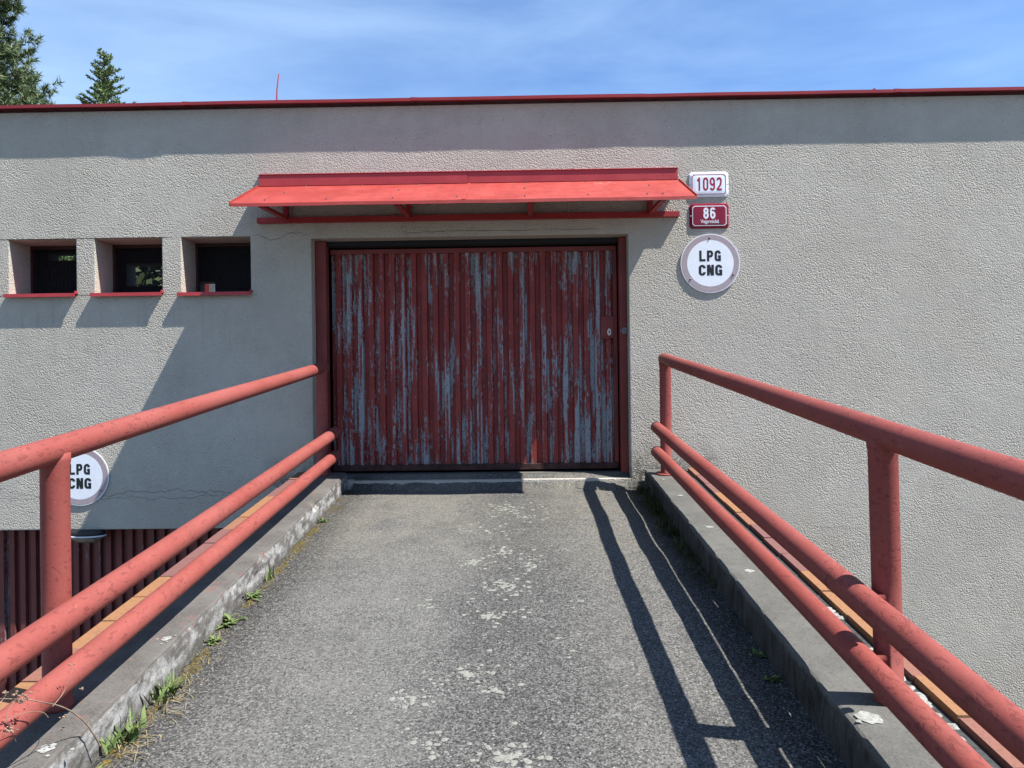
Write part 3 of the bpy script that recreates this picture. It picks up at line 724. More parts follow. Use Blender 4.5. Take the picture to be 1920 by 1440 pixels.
def text(name, body, cx, cz, w, h, y, mat, parent, t=0.2, gw=0.56, gap=0.13):
    """strokes of thickness t (in letter heights); the whole word is w wide and h high"""
    bm = bmesh.new(); G_ = glyphs(t, gw); tot = len(body)*gw+(len(body)-1)*gap; sx = w/tot; k = 0
    for i, ch in enumerate(body):
        ox = i*(gw+gap)
        for line in G_[ch]:
            pts = [Vector((p[0]+ox, p[1])) for p in line]; n = len(pts); closed = (pts[0]-pts[-1]).length < 1e-4
            L_, R_ = [], []
            for j, p in enumerate(pts):
                if closed: d0 = p-pts[j-1 if j else n-2]; d1 = pts[j+1 if j < n-1 else 1]-p
                else: d0 = p-pts[max(j-1, 0)]; d1 = pts[min(j+1, n-1)]-p
                if d0.length < 1e-5: d0 = d1
                if d1.length < 1e-5: d1 = d0
                d = (d0.normalized()+d1.normalized()).normalized(); nn = Vector((-d.y, d.x)); c = max(0.5, nn.dot(Vector((-d1.y, d1.x)).normalized()))
                L_.append(p+nn*(t/2/c)); R_.append(p-nn*(t/2/c))
            yy = y-0.00006*k; k += 1
            for j in range(n-1):
                q = [L_[j], R_[j], R_[j+1], L_[j+1]]
                bm.faces.new([bm.verts.new((cx+(v.x-tot/2)*sx, yy, cz+(v.y-0.5)*h)) for v in q])
    bmesh.ops.remove_doubles(bm, verts=bm.verts[:], dist=1e-6)
    return obj(name, fixn(bm), mat, parent)
def small_text(name, body, cx, cz, w, h, y, mat, parent, bold=0.0, depth=0.0008):
    cu = bpy.data.curves.new(name, 'FONT'); cu.body = body; cu.align_x = 'CENTER'; cu.size = 1; cu.offset = bold; cu.extrude = 0.002
    tmp = bpy.data.objects.new(name, cu); COL.objects.link(tmp)
    dg = bpy.context.evaluated_depsgraph_get(); me = bpy.data.meshes.new_from_object(tmp.evaluated_get(dg))
    COL.objects.unlink(tmp); bpy.data.objects.remove(tmp)
    xs = [v.co.x for v in me.vertices]; ys = [v.co.y for v in me.vertices]
    sx = w/(max(xs)-min(xs)); sy = h/(max(ys)-min(ys)); mx_, my_ = (max(xs)+min(xs))/2, (max(ys)+min(ys))/2
    for v in me.vertices:
        v.co = Vector((cx+(v.co.x-mx_)*sx, y-v.co.z/0.002*depth/2, cz+(v.co.y-my_)*sy))
    me.materials.clear(); me.materials.append(mat)
    return link(bpy.data.objects.new(name, me), parent)
def oct_(w, h, c):
    return [(-w+c, -h), (w-c, -h), (w, -h+c), (w, h-c), (w-c, h), (-w+c, h), (-w, h-c), (-w, -h+c)]
def plate(name, label, cx, cz, w, h, base, face, border, texts):
    E = empty(name, label, 'number plate', (cx, 0, cz), 'enamel number plates beside the canopy')
    bm = bmesh.new()
    # domed enamel: stacked outlines
    lv = [(w, h, 0.018, -0.001), (w, h, 0.018, -0.006), (w-0.006, h-0.006, 0.020, -0.010), (w-0.019, h-0.019, 0.018, -0.014), (w-0.05, h-0.045, 0.016, -0.0165)]
    rings = [[bm.verts.new((x, y, z)) for x, z in oct_(a, b, c)] for a, b, c, y in lv]
    for i in range(len(rings)-1):
        for k in range(8): bm.faces.new((rings[i][k], rings[i][(k+1) % 8], rings[i+1][(k+1) % 8], rings[i+1][k]))
    bm.faces.new(rings[-1]); bm.faces.new(rings[0][::-1]); fixn(bm); obj('plate', bm, base, E)
    bm = bmesh.new(); o1 = oct_(w-0.021, h-0.021, 0.017); o2 = oct_(w-0.0265, h-0.0265, 0.0155)
    for yy in (-0.0152,):
        A = [bm.verts.new((x, yy, z)) for x, z in o1]; Bv = [bm.verts.new((x, yy-0.0006, z)) for x, z in o2]; C_ = [bm.verts.new((x, -0.012, z)) for x, z in o1]; D_ = [bm.verts.new((x, -0.012, z)) for x, z in o2]
        for k in range(8):
            j = (k+1) % 8
            bm.faces.new((A[k], A[j], Bv[j], Bv[k])); bm.faces.new((C_[k], C_[j], A[j], A[k])); bm.faces.new((Bv[k], Bv[j], D_[j], D_[k]))
    fixn(bm); obj('border_line', bm, border, E)
    for (t, x, z, tw, th, m, bd) in texts:
        if t[0].isdigit(): text('lettering', t, x, z, tw, th, -0.0172, m, E, bd, 0.50, 0.14)
        else: small_text('lettering', t, x, z, tw, th, -0.0172, m, E, bd)
    for s in (-1, 1):
        bm = bmesh.new(); bmesh.ops.create_uvsphere(bm, u_segments=10, v_segments=6, radius=0.0045); 
        b = obj('screw', bm, BOLT if base is WHITE else WHITE_RIM, E, True); b.location = (s*(w-0.009), -0.011, 0)
    return E
plate('house_number_plate', 'white enamel plate with number 1092 above the red plate', 1.592, 2.545, 0.165, 0.106, WHITE, WHITE, MAROON_T,
      [('1092', 0.0, 0.002, 0.215, 0.112, MAROON_T, 0.150)])
plate('street_number_plate', 'dark red enamel plate with number 86 below the white plate', 1.592, 2.278, 0.165, 0.106, MAROON, MAROON, WHITE,
      [('86', 0.0, 0.022, 0.102, 0.096, WHITE, 0.17), ('Vejprnická', 0.002, -0.052, 0.155, 0.040, WHITE, 0.012)])
def round_sign(label, cx, cz, r, bolts):
    E = empty('round_sign', label, 'sign', (cx, 0, cz), 'round white signs on the wall')
    def disc(bm, r0, r1, y0, y1, n=72):
        for a in (0,):
            o1 = [bm.verts.new((r1*math.cos(2*PI*i/n), y1, r1*math.sin(2*PI*i/n))) for i in range(n)]
            ob = [bm.verts.new((r1*math.cos(2*PI*i/n), y0, r1*math.sin(2*PI*i/n))) for i in range(n)]
            for i in range(n): bm.faces.new((o1[i], ob[i], ob[(i+1) % n], o1[(i+1) % n]))
            if r0 <= 0: bm.faces.new(o1); bm.faces.new(ob[::-1])
            else:
                i1 = [bm.verts.new((r0*math.cos(2*PI*i/n), y1, r0*math.sin(2*PI*i/n))) for i in range(n)]
                for i in range(n): bm.faces.new((o1[i], o1[(i+1) % n], i1[(i+1) % n], i1[i]))
    bm = bmesh.new(); disc(bm, 0, r, -0.006, -0.012); fixn(bm); obj('disc', bm, WHITE_RIM, E)
    bm = bmesh.new(); disc(bm, r*0.77, r*0.965, -0.0115, -0.0130); fixn(bm); obj('ring', bm, MAUVE, E)
    bm = bmesh.new(); disc(bm, 0, r*0.785, -0.0118, -0.0135); fixn(bm); obj('face', bm, WHITE, E)
    text('lettering', 'LPG', -0.002, 0.063, 0.182, 0.092, -0.0142, BLACK, E, 0.21, 0.56, 0.13)
    text('lettering', 'CNG', 0.000, -0.058, 0.198, 0.092, -0.0142, BLACK, E, 0.21, 0.56, 0.10)
    for a in bolts:
        bm = bmesh.new(); bmesh.ops.create_uvsphere(bm, u_segments=12, v_segments=8, radius=0.009)
        b = obj('bolt', bm, BOLT, E, True); b.location = (r*0.86*math.cos(a), -0.0125, r*0.86*math.sin(a))
round_sign('round white LPG CNG sign with mauve ring below the number plates', 1.596, 1.876, 0.251, (rad(91), rad(218), rad(333)))
round_sign('round white LPG CNG sign partly hidden by the left railing post', -3.812, 0.128, 0.251, (rad(91), rad(210), rad(326)))

# bulkhead lamp hanging at the lintel of the lower door
LA = empty('bulkhead_lamp', 'oval bulkhead lamp with pale rim under the lower lintel', 'lamp', (-3.772, 0.02, -0.335))
def ell(bm, prof, n=32):
    rings = []
    for a, b, z in prof: rings.append([bm.verts.new((a*math.cos(2*PI*i/n), b*math.sin(2*PI*i/n), z)) for i in range(n)])
    for i in range(len(rings)-1):
        for k in range(n): bm.faces.new((rings[i][k], rings[i][(k+1) % n], rings[i+1][(k+1) % n], rings[i+1][k]))
    bm.faces.new(rings[0]); bm.faces.new(rings[-1][::-1]); fixn(bm)
bm = bmesh.new(); ell(bm, [(0.14, 0.075, 0.004), (0.145, 0.08, -0.02), (0.155, 0.088, -0.042)]); obj('housing', bm, LAMPB, LA, True)
bm = bmesh.new(); ell(bm, [(0.160, 0.092, -0.0425), (0.165, 0.096, -0.048), (0.160, 0.092, -0.054)]); obj('rim', bm, WHITE_RIM, LA, True)
bm = bmesh.new(); ell(bm, [(0.148, 0.082, -0.0545), (0.138, 0.076, -0.075), (0.105, 0.058, -0.098), (0.05, 0.028, -0.110)]); obj('glass', bm, LAMPG, LA, True)

# ---------------------------------------------------------------- railings
SEAM = m_plain('dark_joint', (0.05, 0.015, 0.013), 0.8)
def railing(label, xp, xm, mat, posts, sgn, hs):
    T = empty('railing', label, 'railing', tuple(RP(xp, -3.7, 0.14)), 'red tubular railings along the ramp')
    off = T.location.copy()
    def rail(nm, x, h, r, y0, seed, cap=True):
        pts = []; y = y0
        while y > -10.2:
            pts.append(RP(x+0.004*fbm(y*0.5, seed, 1, 2), y, h+0.005*fbm(y*0.45, seed, 4, 2))-off); y -= 0.2
        rr = [r]*len(pts)
        # domed closed end near the wall
        d = (pts[0]-pts[1]).normalized()
        pts = [pts[0]+d*0.022, pts[0]+d*0.018, pts[0]+d*0.009]+pts; rr = [r*0.35, r*0.72, r*0.94]+rr
        bm = bmesh.new(); tube(bm, pts, r, 32, radii=rr); fixn(bm)
        o = obj(nm, bm, mat, T, True)
        # weld ring at a pipe joint
        for wy in (((-3.77,) if sgn > 0 else (-3.63,)) if nm == 'middle_rail' else ()):
            p = RP(x, wy, h)-off; q = RP(x, wy-0.004, h)-off
            bm = bmesh.new(); tube(bm, [p, p.lerp(q, .5), q], r, 32, caps=False, radii=[r*1.0, r*1.03, r*1.0]); obj('weld_seam', bm, SEAM, o, True)
    rail('top_rail', xp, hs[0], 0.047, hs[3], 1.0)
    rail('middle_rail', xm, hs[1], 0.047, hs[4], 2.0)
    rail('bottom_rail', xm, hs[2], 0.046, hs[4], 3.0)
    for y in posts:
        lean = sgn > 0 and -6 < y < -1
        b = RP(xp+(0.055 if lean else 0), y+(0.09 if lean else 0), 0.139)-off; t = RP(xp, y, hs[0]-0.010)-off
        bm = bmesh.new(); w0 = t-Vector((0, 0, 0.050)); w1 = t-Vector((0, 0, 0.030)); bs = b+Vector((0, 0, 0.014))
        tube(bm, [b, bs, bs+Vector((0, 0, 0.004)), b.lerp(t, .5), w0, w1, t], 0.047, 32, radii=[0.051, 0.051, 0.047, 0.047, 0.0468, 0.0505, 0.050]); fixn(bm)
        p = obj('post', bm, mat, T, True)
        if sgn < 0 or y < -1: fr = 0.0478
        else: fr = 0.085
        bm = bmesh.new(); A = []
        for k in range(24):
            a = 2*PI*k/24; q = RP(xp+(0.055 if lean else 0)+fr*math.cos(a), y+(0.09 if lean else 0)+fr*math.sin(a), 0.1425)-off; A.append(q)
        lo = [bm.verts.new(q) for q in A]; hi = [bm.verts.new(q+Vector((0, 0, 0.010))) for q in A]
        bm.faces.new(hi); bm.faces.new(lo[::-1])
        for k in range(24): bm.faces.new((lo[k], lo[(k+1) % 24], hi[(k+1) % 24], hi[k]))
        fixn(bm); obj('base_flange', bm, mat, p)
        for h in (hs[1], hs[2]):            # short stubs that carry the lower rails
            bm = bmesh.new(); tube(bm, [RP(xp, y, h)-off, RP(xm, y, h)-off], 0.018, 12); obj('stub', bm, mat, p, True)
    return T
railing('left red railing, sunlit, its near post covering part of a round sign', -1.625, -1.525, RAIL_L, (-0.14, -3.87, -7.6), -1, (1.045, 0.497, 0.302, -0.06, -0.10))
railing('right red railing whose shadow falls across the ramp', 1.226, 1.150, RAIL_R, (-0.22, -3.955, -7.7), 1, (1.085, 0.525, 0.322, -0.17, -0.20))

# ---------------------------------------------------------------- lichen and droppings
def blobs():
    bm = bmesh.new(); random.seed(11)
    def blob(x, y, r, h0=0.0, asp=1.0, hol=False):
        n = 14; ph = random.uniform(0, 99); zz = 0.0025
        ring = []
        hb = h0 if h0 > 0.01 else ramp_h(x, y)
        for k in range(n):
            a = 2*PI*k/n; rr = r*(0.62+0.75*abs(noise.noise(Vector((math.cos(a)*1.7+ph, math.sin(a)*1.7, ph)))))
            px, py = x+rr*math.cos(a), y+rr*asp*math.sin(a)
            hh = hb if h0 > 0.01 else ramp_h(px, py)
            ring.append(bm.verts.new(RP(px, py, hh+0.0012)))
        c = bm.verts.new(RP(x, y, hb+zz+0.001))
        for k in range(n): bm.faces.new((ring[k], ring[(k+1) % n], c))
    # clusters on the asphalt: rosettes made of many small flecks
    cl = [(-0.05, -3.95, 0.14, 50), (-0.06, -4.16, 0.10, 40), (-0.32, -3.86, 0.11, 24), (-0.22, -3.35, 0.16, 34), (-0.42, -3.55, 0.1, 16), (-0.08, -3.5, 0.07, 10),
          (-0.15, -2.75, 0.18, 40), (-0.07, -2.35, 0.2, 50), (-0.28, -1.95, 0.14, 30), (-0.1, -1.75, 0.14, 30), (0.06, -2.0, 0.15, 30), (-0.1, -0.75, 0.30, 60), (0.05, -0.95, 0.25, 36),
          (0.2, -3.1, 0.2, 10), (0.15, -4.3, 0.12, 14), (-0.45, -4.2, 0.12, 14), (-0.5, -2.6, 0.14, 10), (0.35, -2.6, 0.25, 8), (-0.2, -1.3, .22, 26)]
    for cx, cy, R, n in cl:
        for _ in range(int(n*2.2)):
            a = random.uniform(0, 2*PI); rr = R*abs(random.gauss(0, 0.55))
            blob(cx+rr*math.cos(a), cy+rr*math.sin(a)*1.1, random.choice((0.003, 0.004, 0.006, 0.008, 0.012, 0.016)))
    for _ in range(150): blob(random.uniform(-1.1, 0.8), random.uniform(-4.6, -0.3), random.uniform(0.002, 0.006))
    o = obj('lichen', bm, LICH); o['kind'] = 'stuff'; o['label'] = 'pale lichen flecks clustered on the asphalt'; 
    bm = bmesh.new()
    for x, y, r in ((-1.49, -3.32, 0.026), (-1.505, -4.13, 0.034), (1.185, -0.95, 0.022), (1.19, -1.75, 0.030), (1.20, -2.55, 0.028), (1.16, -3.98, 0.05), (1.165, -0.42, 0.018), (1.30, -2.95, 0.02)):
        blob(x, y, r, 0.143)
        for _ in range(4): blob(x+random.gauss(0, r), y+random.gauss(0, r), r*0.25, 0.143)
    # crumbling mortar along the groove
    for _ in range(60):
        y = random.choice((random.gauss(-3.83, 0.16), random.gauss(-3.05, 0.03)))
        x = 1.41+random.gauss(0, 0.014); n = 7; r = random.uniform(0.008, 0.024)
        ring = [bm.verts.new(RP(x+r*math.cos(2*PI*k/n)*random.uniform(.7, 1.2), y+r*math.sin(2*PI*k/n)*random.uniform(.7, 1.2), 0.126)) for k in range(n)]
        c = bm.verts.new(RP(x, y, 0.126+r*0.35))
        for k in range(n): bm.faces.new((ring[k], ring[(k+1) % n], c))
    o = obj('bird_droppings', bm, m_plain('chalky_white', (0.23, 0.23, 0.21), 0.9, var=0.3, sc=60)); o['kind'] = 'stuff'; o['label'] = 'chalky white splashes and crumbs on the kerb tops'
blobs()

# ---------------------------------------------------------------- weeds
def blade(vs, fs, base, d, L, w, bend, seg=3, side=None):
    d = Vector(d).normalized(); side = side or d.cross(Vector((0, 0, 1)))
    if side.length < 1e-3: side = Vector((1, 0, 0))
    side.normalize(); p = Vector(base); i0 = len(vs); dd = d.copy()
    for k in range(seg+1):
        t = k/seg; ww = w*(math.sin(PI*(0.18+0.82*t))**0.7 if k < seg else 0.02)
        vs.append(tuple(p-side*ww)); vs.append(tuple(p+side*ww))
        dd = (dd+Vector((0, 0, -bend/seg))).normalized(); p = p+dd*(L/seg)
    for k in range(seg): fs.append((i0+2*k, i0+2*k+1, i0+2*k+3, i0+2*k+2))
wk = [(205, -4.10, 0.085, 'rosette', 'bright green weed at the near end of the left kerb'),
      (255, -3.82, 0.075, 'grassy', 'tuft of green and straw grass second nearest along the left kerb'),
      (300, -3.52, 0.065, 'grassy', 'leafy weed beside the kerb just behind the nearest grass tuft'),
      (378, -3.02, 0.045, 'rosette', 'tiny weed at the kerb in front of a bushy one'),
      (418, -2.83, 0.075, 'rosette', 'bushy light green rosette weed midway along the left kerb'),
      (450, -2.48, 0.060, 'rosette', 'flat dark leaved weed beyond the bushy rosette'),
      (478, -2.20, 0.050, 'stem', 'thin upright sprig against the white kerb face'),
      (585, -1.02, 0.055, 'rosette', 'farthest weed on the left kerb near the door')]
random.seed(21)
for px, y, R, kind, lab in wk:
    vs, fs = [], []; sv, sf = [], []
    b = RP(-1.41, y, ramp_h(-1.41, y)+0.002)
    if kind == 'rosette':
        for k in range(26):
            a = random.uniform(0, 2*PI); e = random.uniform(0.25, 1.2)
            blade(vs, fs, b+Vector((random.gauss(0, R*0.25), random.gauss(0, R*0.35), 0)), (math.cos(a)+0.25, math.sin(a), e), R*random.uniform(0.6, 1.15), R*0.11, 0.7, 4)
    elif kind == 'grassy':
        for k in range(46):
            a = random.uniform(0, 2*PI)
            blade(vs, fs, b+Vector((random.gauss(0, 0.022), random.gauss(0, R*0.7), 0)), (math.cos(a)*0.5+0.2, math.sin(a)*0.5, 1), R*random.uniform(0.5, 1.4), 0.0035 if k % 3 else 0.009, 0.7, 4)
        for k in range(34):
            a = random.uniform(-1.5, 1.5)
            blade(sv, sf, b+Vector((random.gauss(0.04, 0.03), random.gauss(0, R), 0)), (math.cos(a), math.sin(a), 0.35), R*random.uniform(0.7, 1.5), 0.0016, 0.8, 4)
    else:
        for k in range(14):
            blade(vs, fs, b+Vector((random.gauss(0, 0.01), random.gauss(0, 0.02), 0)), (random.gauss(0, .3), random.gauss(0, .3), 1), R*random.uniform(0.8, 2.4), 0.003, 0.25, 4)
    o = rawobj('weed', vs, fs, WEED); tag(o, lab, 'weed', 'weeds growing along the kerbs')
    if sv: rawobj('dry_blades', sv, sf, STRAW, o)
for i, (x, y, lab) in enumerate(((1.05, -3.15, 'small weed in the shade of the right kerb, midway'), (1.03, -3.38, 'small weed in shade between two others on the right side'), (1.0, -4.22, 'small weed in the shade at the near end of the right kerb'))):
    vs, fs = [], []; b = RP(x, y, ramp_h(x, y)+0.002)
    for k in range(22):
        a = random.uniform(0, 2*PI); blade(vs, fs, b+Vector((random.gauss(0, .012), random.gauss(0, .012), 0)), (math.cos(a), math.sin(a), random.uniform(.3, 1.2)), random.uniform(.02, .045), .006, .6, 3)
    tag(rawobj('weed', vs, fs, WEED), lab, 'weed', 'weeds growing along the kerbs')
# grass in the corner of the right kerb
vs, fs = [], []
for k in range(3400):
    y = -0.12-abs(random.gauss(0, 1.15)); 
    if y < -4.3: continue
    keep = 0.85 if fbm(y*2.2, 3, 3, 3) > -0.12 else 0.25
    if random.random() > keep: continue
    x = 1.095-abs(random.gauss(0, 0.050)); b = RP(x, y, ramp_h(x, y))
    blade(vs, fs, b, (random.gauss(-0.55, 0.5), random.gauss(-0.1, 0.4), 1.0), random.uniform(0.03, 0.105)*(1.0 if y > -2.4 else 0.55), random.uniform(0.0012, 0.003), random.uniform(0.4, 1.3), 4)
o = rawobj('grass', vs, fs, GRASS); tag(o, 'dull grass growing in the corner below the right kerb', 'grass', kind='stuff')
# straw and moss at the left edge
vs, fs = [], []
for k in range(380):
    y = random.choice((random.gauss(-3.75, 0.3), random.gauss(-3.2, 0.35), random.uniform(-4.4, -1.0))); x = -1.43+abs(random.gauss(0, 0.05))
    a = random.uniform(-2.2, 2.2); b = RP(x, y, ramp_h(x, y)+0.001)
    blade(vs, fs, b, (math.cos(a), math.sin(a), random.uniform(0.05, 0.7)), random.uniform(0.02, 0.08), random.uniform(0.0007, 0.0016), random.uniform(0.3, 1.2), 4)
o = rawobj('dry_grass', vs, fs, STRAW); tag(o, 'dry straw coloured grass along the foot of the left kerb', 'grass', kind='stuff')
bm = bmesh.new(); random.seed(5)
for cy, L in ((-3.25, 0.16), (-2.55, 0.10), (-2.05, 0.22), (-1.6, 0.20), (-1.25, 0.12), (-3.6, 0.10), (-3.9, .12)):
    for _ in range(int(L*420)):
        y = cy+random.gauss(0, L*0.6); x = -1.425+abs(random.gauss(0, 0.025)); r = random.uniform(0.004, 0.010); n = 6
        h = ramp_h(x, y)
        ring = [bm.verts.new(RP(x+r*math.cos(2*PI*k/n), y+r*math.sin(2*PI*k/n), h)) for k in range(n)]; c = bm.verts.new(RP(x, y, h+r*0.9))
        for k in range(n): bm.faces.new((ring[k], ring[(k+1) % n], c))
o = obj('moss', bm, MOSS, None, True); tag(o, 'ochre green moss cushions in the angle of the left kerb', 'moss', kind='stuff')
# dry bramble leaning over the left bottom rail
def at(px, py, xr):
    """point of the vertical plane xr = const seen at a pixel of the 1920 px photo"""
    d = F+Rv*((px-960)/1442.0)-Uv*((py-720)/1442.0); t = xr/(d.x+0.0097*d.y); return CAM+d*t
br = empty('dry_bramble', 'dry leafless twig with seed heads leaning over the bottom rail', 'twig', tuple(RP(-1.43, -4.0, 0.0)))
def twig(pl, r, nm='stem', xr=-1.44):
    pts = [at(px, py, xr+dx)-br.location for px, py, dx in pl]
    # smooth polyline
    q = []
    for i in range(len(pts)-1):
        p0 = pts[max(i-1, 0)]; p1 = pts[i]; p2 = pts[i+1]; p3 = pts[min(i+2, len(pts)-1)]
        for s in range(5):
            t = s/5; q.append(0.5*((2*p1)+(-p0+p2)*t+(2*p0-5*p1+4*p2-p3)*t*t+(-p0+3*p1-3*p2+p3)*t*t*t))
    q.append(pts[-1]); n = len(q)
    bm = bmesh.new(); tube(bm, q, r, 6, radii=[r*(1-0.6*i/n) for i in range(n)]); obj(nm, bm, TWIG, br, True); return q
twig([(188, 1398, 0.03), (160, 1355, 0.02), (120, 1327, 0.0), (70, 1315, 0.0), (40, 1311, -.01), (-20, 1310, -0.02)], 0.0028)
twig([(98, 1325, 0), (118, 1300, 0.0), (133, 1265, 0.01), (138, 1246, 0.01)], 0.0014)
twig([(90, 1345, 0.0), (80, 1336, 0), (55, 1335, 0), (28, 1343, 0), (8, 1352, 0)], 0.0016)
twig([(0, 1318, 0), (8, 1308, 0), (12, 1300, 0)], 0.0012)
twig([(28, 1315, 0), (12, 1340, 0), (20, 1368, 0), (30, 1390, 0)], 0.0012)
random.seed(3)
bm = bmesh.new()
for cx, cy, n, s in ((42, 1309, 34, 9), (18, 1368, 14, 6), (10, 1300, 5, 4), (122, 1342, 6, 5), (134, 1246, 4, 3), (152, 1292, 4, 3)):
    for _ in range(n):
        p = at(cx+random.gauss(0, s), cy+random.gauss(0, s*0.6), -1.44+random.gauss(0, 0.006))-br.location
        r = random.uniform(0.0018, 0.0042); m = bmesh.ops.create_icosphere(bm, subdivisions=1, radius=r)
        for v in m['verts']: v.co = Vector((v.co.x*1.5, v.co.y, v.co.z))+p
sh = obj('seed_heads', bm, TWIG, br); sh['kind'] = 'stuff'

# ---------------------------------------------------------------- trees behind the building
def spruce(label, x, y, ztop, z0, rmax, dens, seed, detail=2.6):
    rnd = random.Random(seed); T = empty('spruce_tree', label, 'tree', (x, y, z0), 'conifers behind the garage roof')
    H = ztop-z0
    bm = bmesh.new(); tube(bm, [(0, 0, 0), (0.02, 0, H*0.5), (0, 0, H*0.93), (0.01, 0, H)], 0.1, 8, radii=[H*0.018, H*0.010, 0.022, 0.006])
    vs, fs = [], []; z = H-0.10
    def needles(p, d, L, n, s):
        for _ in range(n):
            t = rnd.random(); q = p+d*(L*t)
            e = Vector((rnd.gauss(0, 1), rnd.gauss(0, 1), rnd.gauss(0, 0.8)+0.35)).normalized(); e = (e+d*0.8).normalized()
            sd = e.cross(Vector((rnd.gauss(0, 1), rnd.gauss(0, 1), rnd.gauss(0, 1)))).normalized()*s*0.22
            i = len(vs); vs.extend((tuple(q-sd), tuple(q+sd), tuple(q+e*s))); fs.append((i, i+1, i+2))
    needles(Vector((0, 0, H-0.35)), Vector((0, 0, 1)), 0.37, 70, 0.055)
    wh = 0
    while z > 0.8:
        dep = H-z; fine = dep < detail
        L0 = min(rmax, 0.10+dep*0.37); nb = 6 if fine else 5
        for k in range(nb):
            a = 2*PI*(k+rnd.random()*0.6)/nb+wh; L = L0*rnd.uniform(0.5, 1.35)
            up = 0.75 if dep < 1.6 else 0.25
            d = Vector((math.cos(a), math.sin(a), up)).normalized(); p = Vector((0, 0, z+rnd.uniform(-.08, .08))); path = [p.copy()]; ns = 5
            for s in range(ns):
                p = p+d*(L/ns); path.append(p.copy()); d = (d+Vector((0, 0, 0.10 if s > 2 else -0.05))).normalized()
            tube(bm, path, 0.01, 4, caps=False, radii=[0.012*(1-0.8*i/ns)+0.002 for i in range(ns+1)])
            step = 0.055 if fine else 0.20; m = max(2, int(L/step))
            for j in range(m):
                t = (j+0.5)/m; f = t*ns; i0 = min(int(f), ns-1); q = path[i0].lerp(path[i0+1], f-i0); dd = (path[i0+1]-path[i0]).normalized()
                for sgn in (-1, 1):
                    sd = dd.cross(Vector((0, 0, 1))).normalized()*sgn; td = (dd*0.9+sd*rnd.uniform(.5, 1.0)+Vector((0, 0, rnd.uniform(-.15, .45)))).normalized()
                    tl = (0.05+0.30*(1-t)*min(1, L))*rnd.uniform(0.6, 1.2)
                    needles(q, td, tl, int((8+42*tl)*dens) if fine else int(9*dens), 0.056 if fine else 0.13)
        z -= 0.155 if dep < 1.2 else (0.24 if fine else 0.5); wh += 1.1
    obj('trunk', bm, BARK, T); rawobj('crown', vs, fs, SPRUCE, T)
spruce('small dark green spruce top rising above the roof edge', -8.47, 9.0, 7.72, -2.8, 2.2, 1.0, 4)
spruce('tip of a spruce barely showing just left of the taller spruce top', -9.15, 9.6, 6.62, -2.8, 1.6, 0.8, 9, 1.4)
spruce('tiny spruce tip between the pine and the other spruce tips', -9.95, 10.6, 6.52, -2.8, 1.4, 0.7, 12, 1.2)

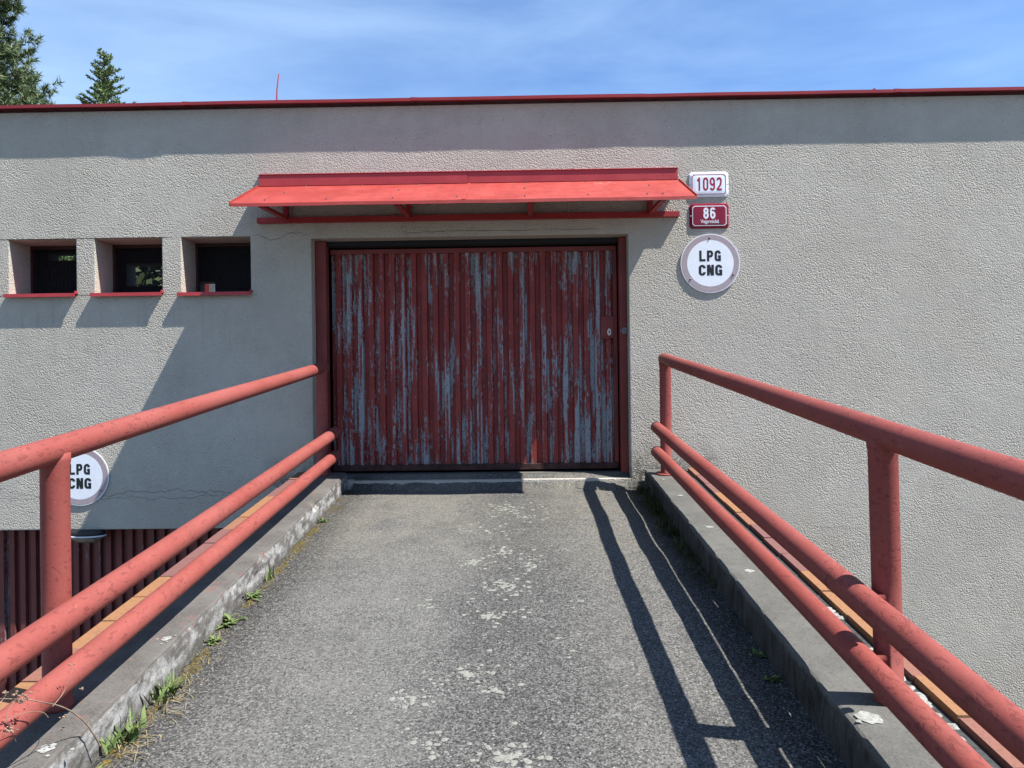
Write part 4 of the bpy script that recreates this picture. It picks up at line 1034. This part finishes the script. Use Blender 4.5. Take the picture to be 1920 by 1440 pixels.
def pine(label, x, y, z0):
    rnd = random.Random(31); T = empty('pine_tree', label, 'tree', (x, y, z0), 'conifers behind the garage roof')
    H = 14.5
    bm = bmesh.new(); tube(bm, [(0, 0, 0), (0.1, 0, H*0.4), (-0.1, 0, H*0.75), (0, 0, H)], 0.2, 10, radii=[0.24, 0.19, 0.12, 0.03])
    vs, fs = [], []
    tufts = []
    # crown outline: radius against height above the foot
    prof = [(5.5, 2.3), (7.3, 2.75), (8.3, 2.62), (8.9, 2.28), (9.6, 1.92), (10.3, 1.85), (10.8, 1.72), (11.3, 1.60), (12.2, 1.5), (13.5, 1.0), (14.5, 0.2)]
    def R(z):
        for (a, r0), (b, r1) in zip(prof, prof[1:]):
            if a <= z <= b: return r0+(r1-r0)*(z-a)/(b-a)
        return 0.3
    z = 5.6
    while z < 14.3:
        nb = 8
        for k in range(nb):
            a = 2*PI*(k+rnd.random())/nb; L = R(z)*rnd.uniform(0.82, 1.05)
            # gap that lets the sky through on the right-hand side
            d = Vector((math.cos(a), math.sin(a), rnd.uniform(-.1, 0.35))).normalized(); p = Vector((0, 0, z)); path = [p.copy()]
            for s in range(5): p = p+d*(L/5); path.append(p.copy()); d = (d+Vector((rnd.gauss(0, .1), rnd.gauss(0, .1), 0.06))).normalized()
            tube(bm, path, 0.03, 5, caps=False, radii=[0.05*(1-i/6)+0.006 for i in range(6)])
            for j in range(int(8+L*26)):
                t = rnd.uniform(0.3, 1.03)**0.7; f = min(t, 1)*5; i0 = min(int(f), 4); q = path[i0].lerp(path[i0+1], f-i0)+Vector((rnd.gauss(0, .16), rnd.gauss(0, .16), rnd.gauss(0.04, .12)))
                tufts.append((q, (path[i0+1]-path[i0]).normalized()))
        z += 0.36
    for q, dd in tufts:
        ax = (dd+Vector((rnd.gauss(0, .4), rnd.gauss(0, .4), 0.55+rnd.gauss(0, .3)))).normalized(); s = rnd.uniform(0.10, 0.16)
        for _ in range(34):
            e = (Vector((rnd.gauss(0, 1), rnd.gauss(0, 1), rnd.gauss(0, 1))).normalized()+ax*0.75).normalized()
            sd = e.cross(Vector((rnd.gauss(0, 1), rnd.gauss(0, 1), rnd.gauss(0, 1)))).normalized()*0.011
            o_ = q+ax*rnd.uniform(-.07, .09); i = len(vs); vs.extend((tuple(o_-sd), tuple(o_+sd), tuple(o_+e*s))); fs.append((i, i+1, i+2))
    obj('trunk', bm, BARK, T); rawobj('crown', vs, fs, PINE, T)
pine('tall grey green pine at the upper left corner behind the roof', -11.35, 7.6, -2.8)

# shrub and a red and white fence board seen through the barred windows
def shrub(x, y, z0, rx, rz, n, label):
    rnd = random.Random(int(x*10)); vs, fs = [], []; T = empty('shrub', label, 'shrub', (x, y, z0), 'shrubs behind the garage')
    for _ in range(n):
        u = Vector((rnd.gauss(0, 1), rnd.gauss(0, 1), rnd.gauss(0, 1))).normalized()*rnd.uniform(0.5, 1)**0.5
        p = Vector((u.x*rx, u.y*rx*0.7, rz+u.z*rz)); e = Vector((rnd.gauss(0, 1), rnd.gauss(0, 1), rnd.gauss(0, 1))).normalized()*0.17; f = e.cross(Vector((rnd.gauss(0, 1), rnd.gauss(0, 1), rnd.gauss(0, 1)))).normalized()*0.075
        i = len(vs); vs.extend((tuple(p), tuple(p+e*.5+f), tuple(p+e), tuple(p+e*.5-f))); fs.append((i, i+1, i+2, i+3))
    bm = bmesh.new(); tube(bm, [(0, 0, 0), (0, 0, rz)], 0.05, 8)
    obj('stem', bm, BARK, T); rawobj('foliage', vs, fs, BROAD, T)
shrub(-7.3, 9.0, -2.8, 1.9, 4.0, 22000, 'leafy shrub glimpsed through the left and middle windows')
BGREY = m_plain('dull_white_board', (0.22, 0.22, 0.22), 0.7)
fb = empty('striped_board', 'red and white board glimpsed through the right window', 'board', (-5.72, 7.3, -2.8))
for i, (a, b, m) in enumerate(((-0.30, -0.055, BGREY), (-0.05, 0.05, FLASH), (0.055, 0.25, BGREY))):
    bm = bmesh.new(); box(bm, a, b, -0.02, 0.02, 0.0, 5.75); obj('slat', bm, m, fb)
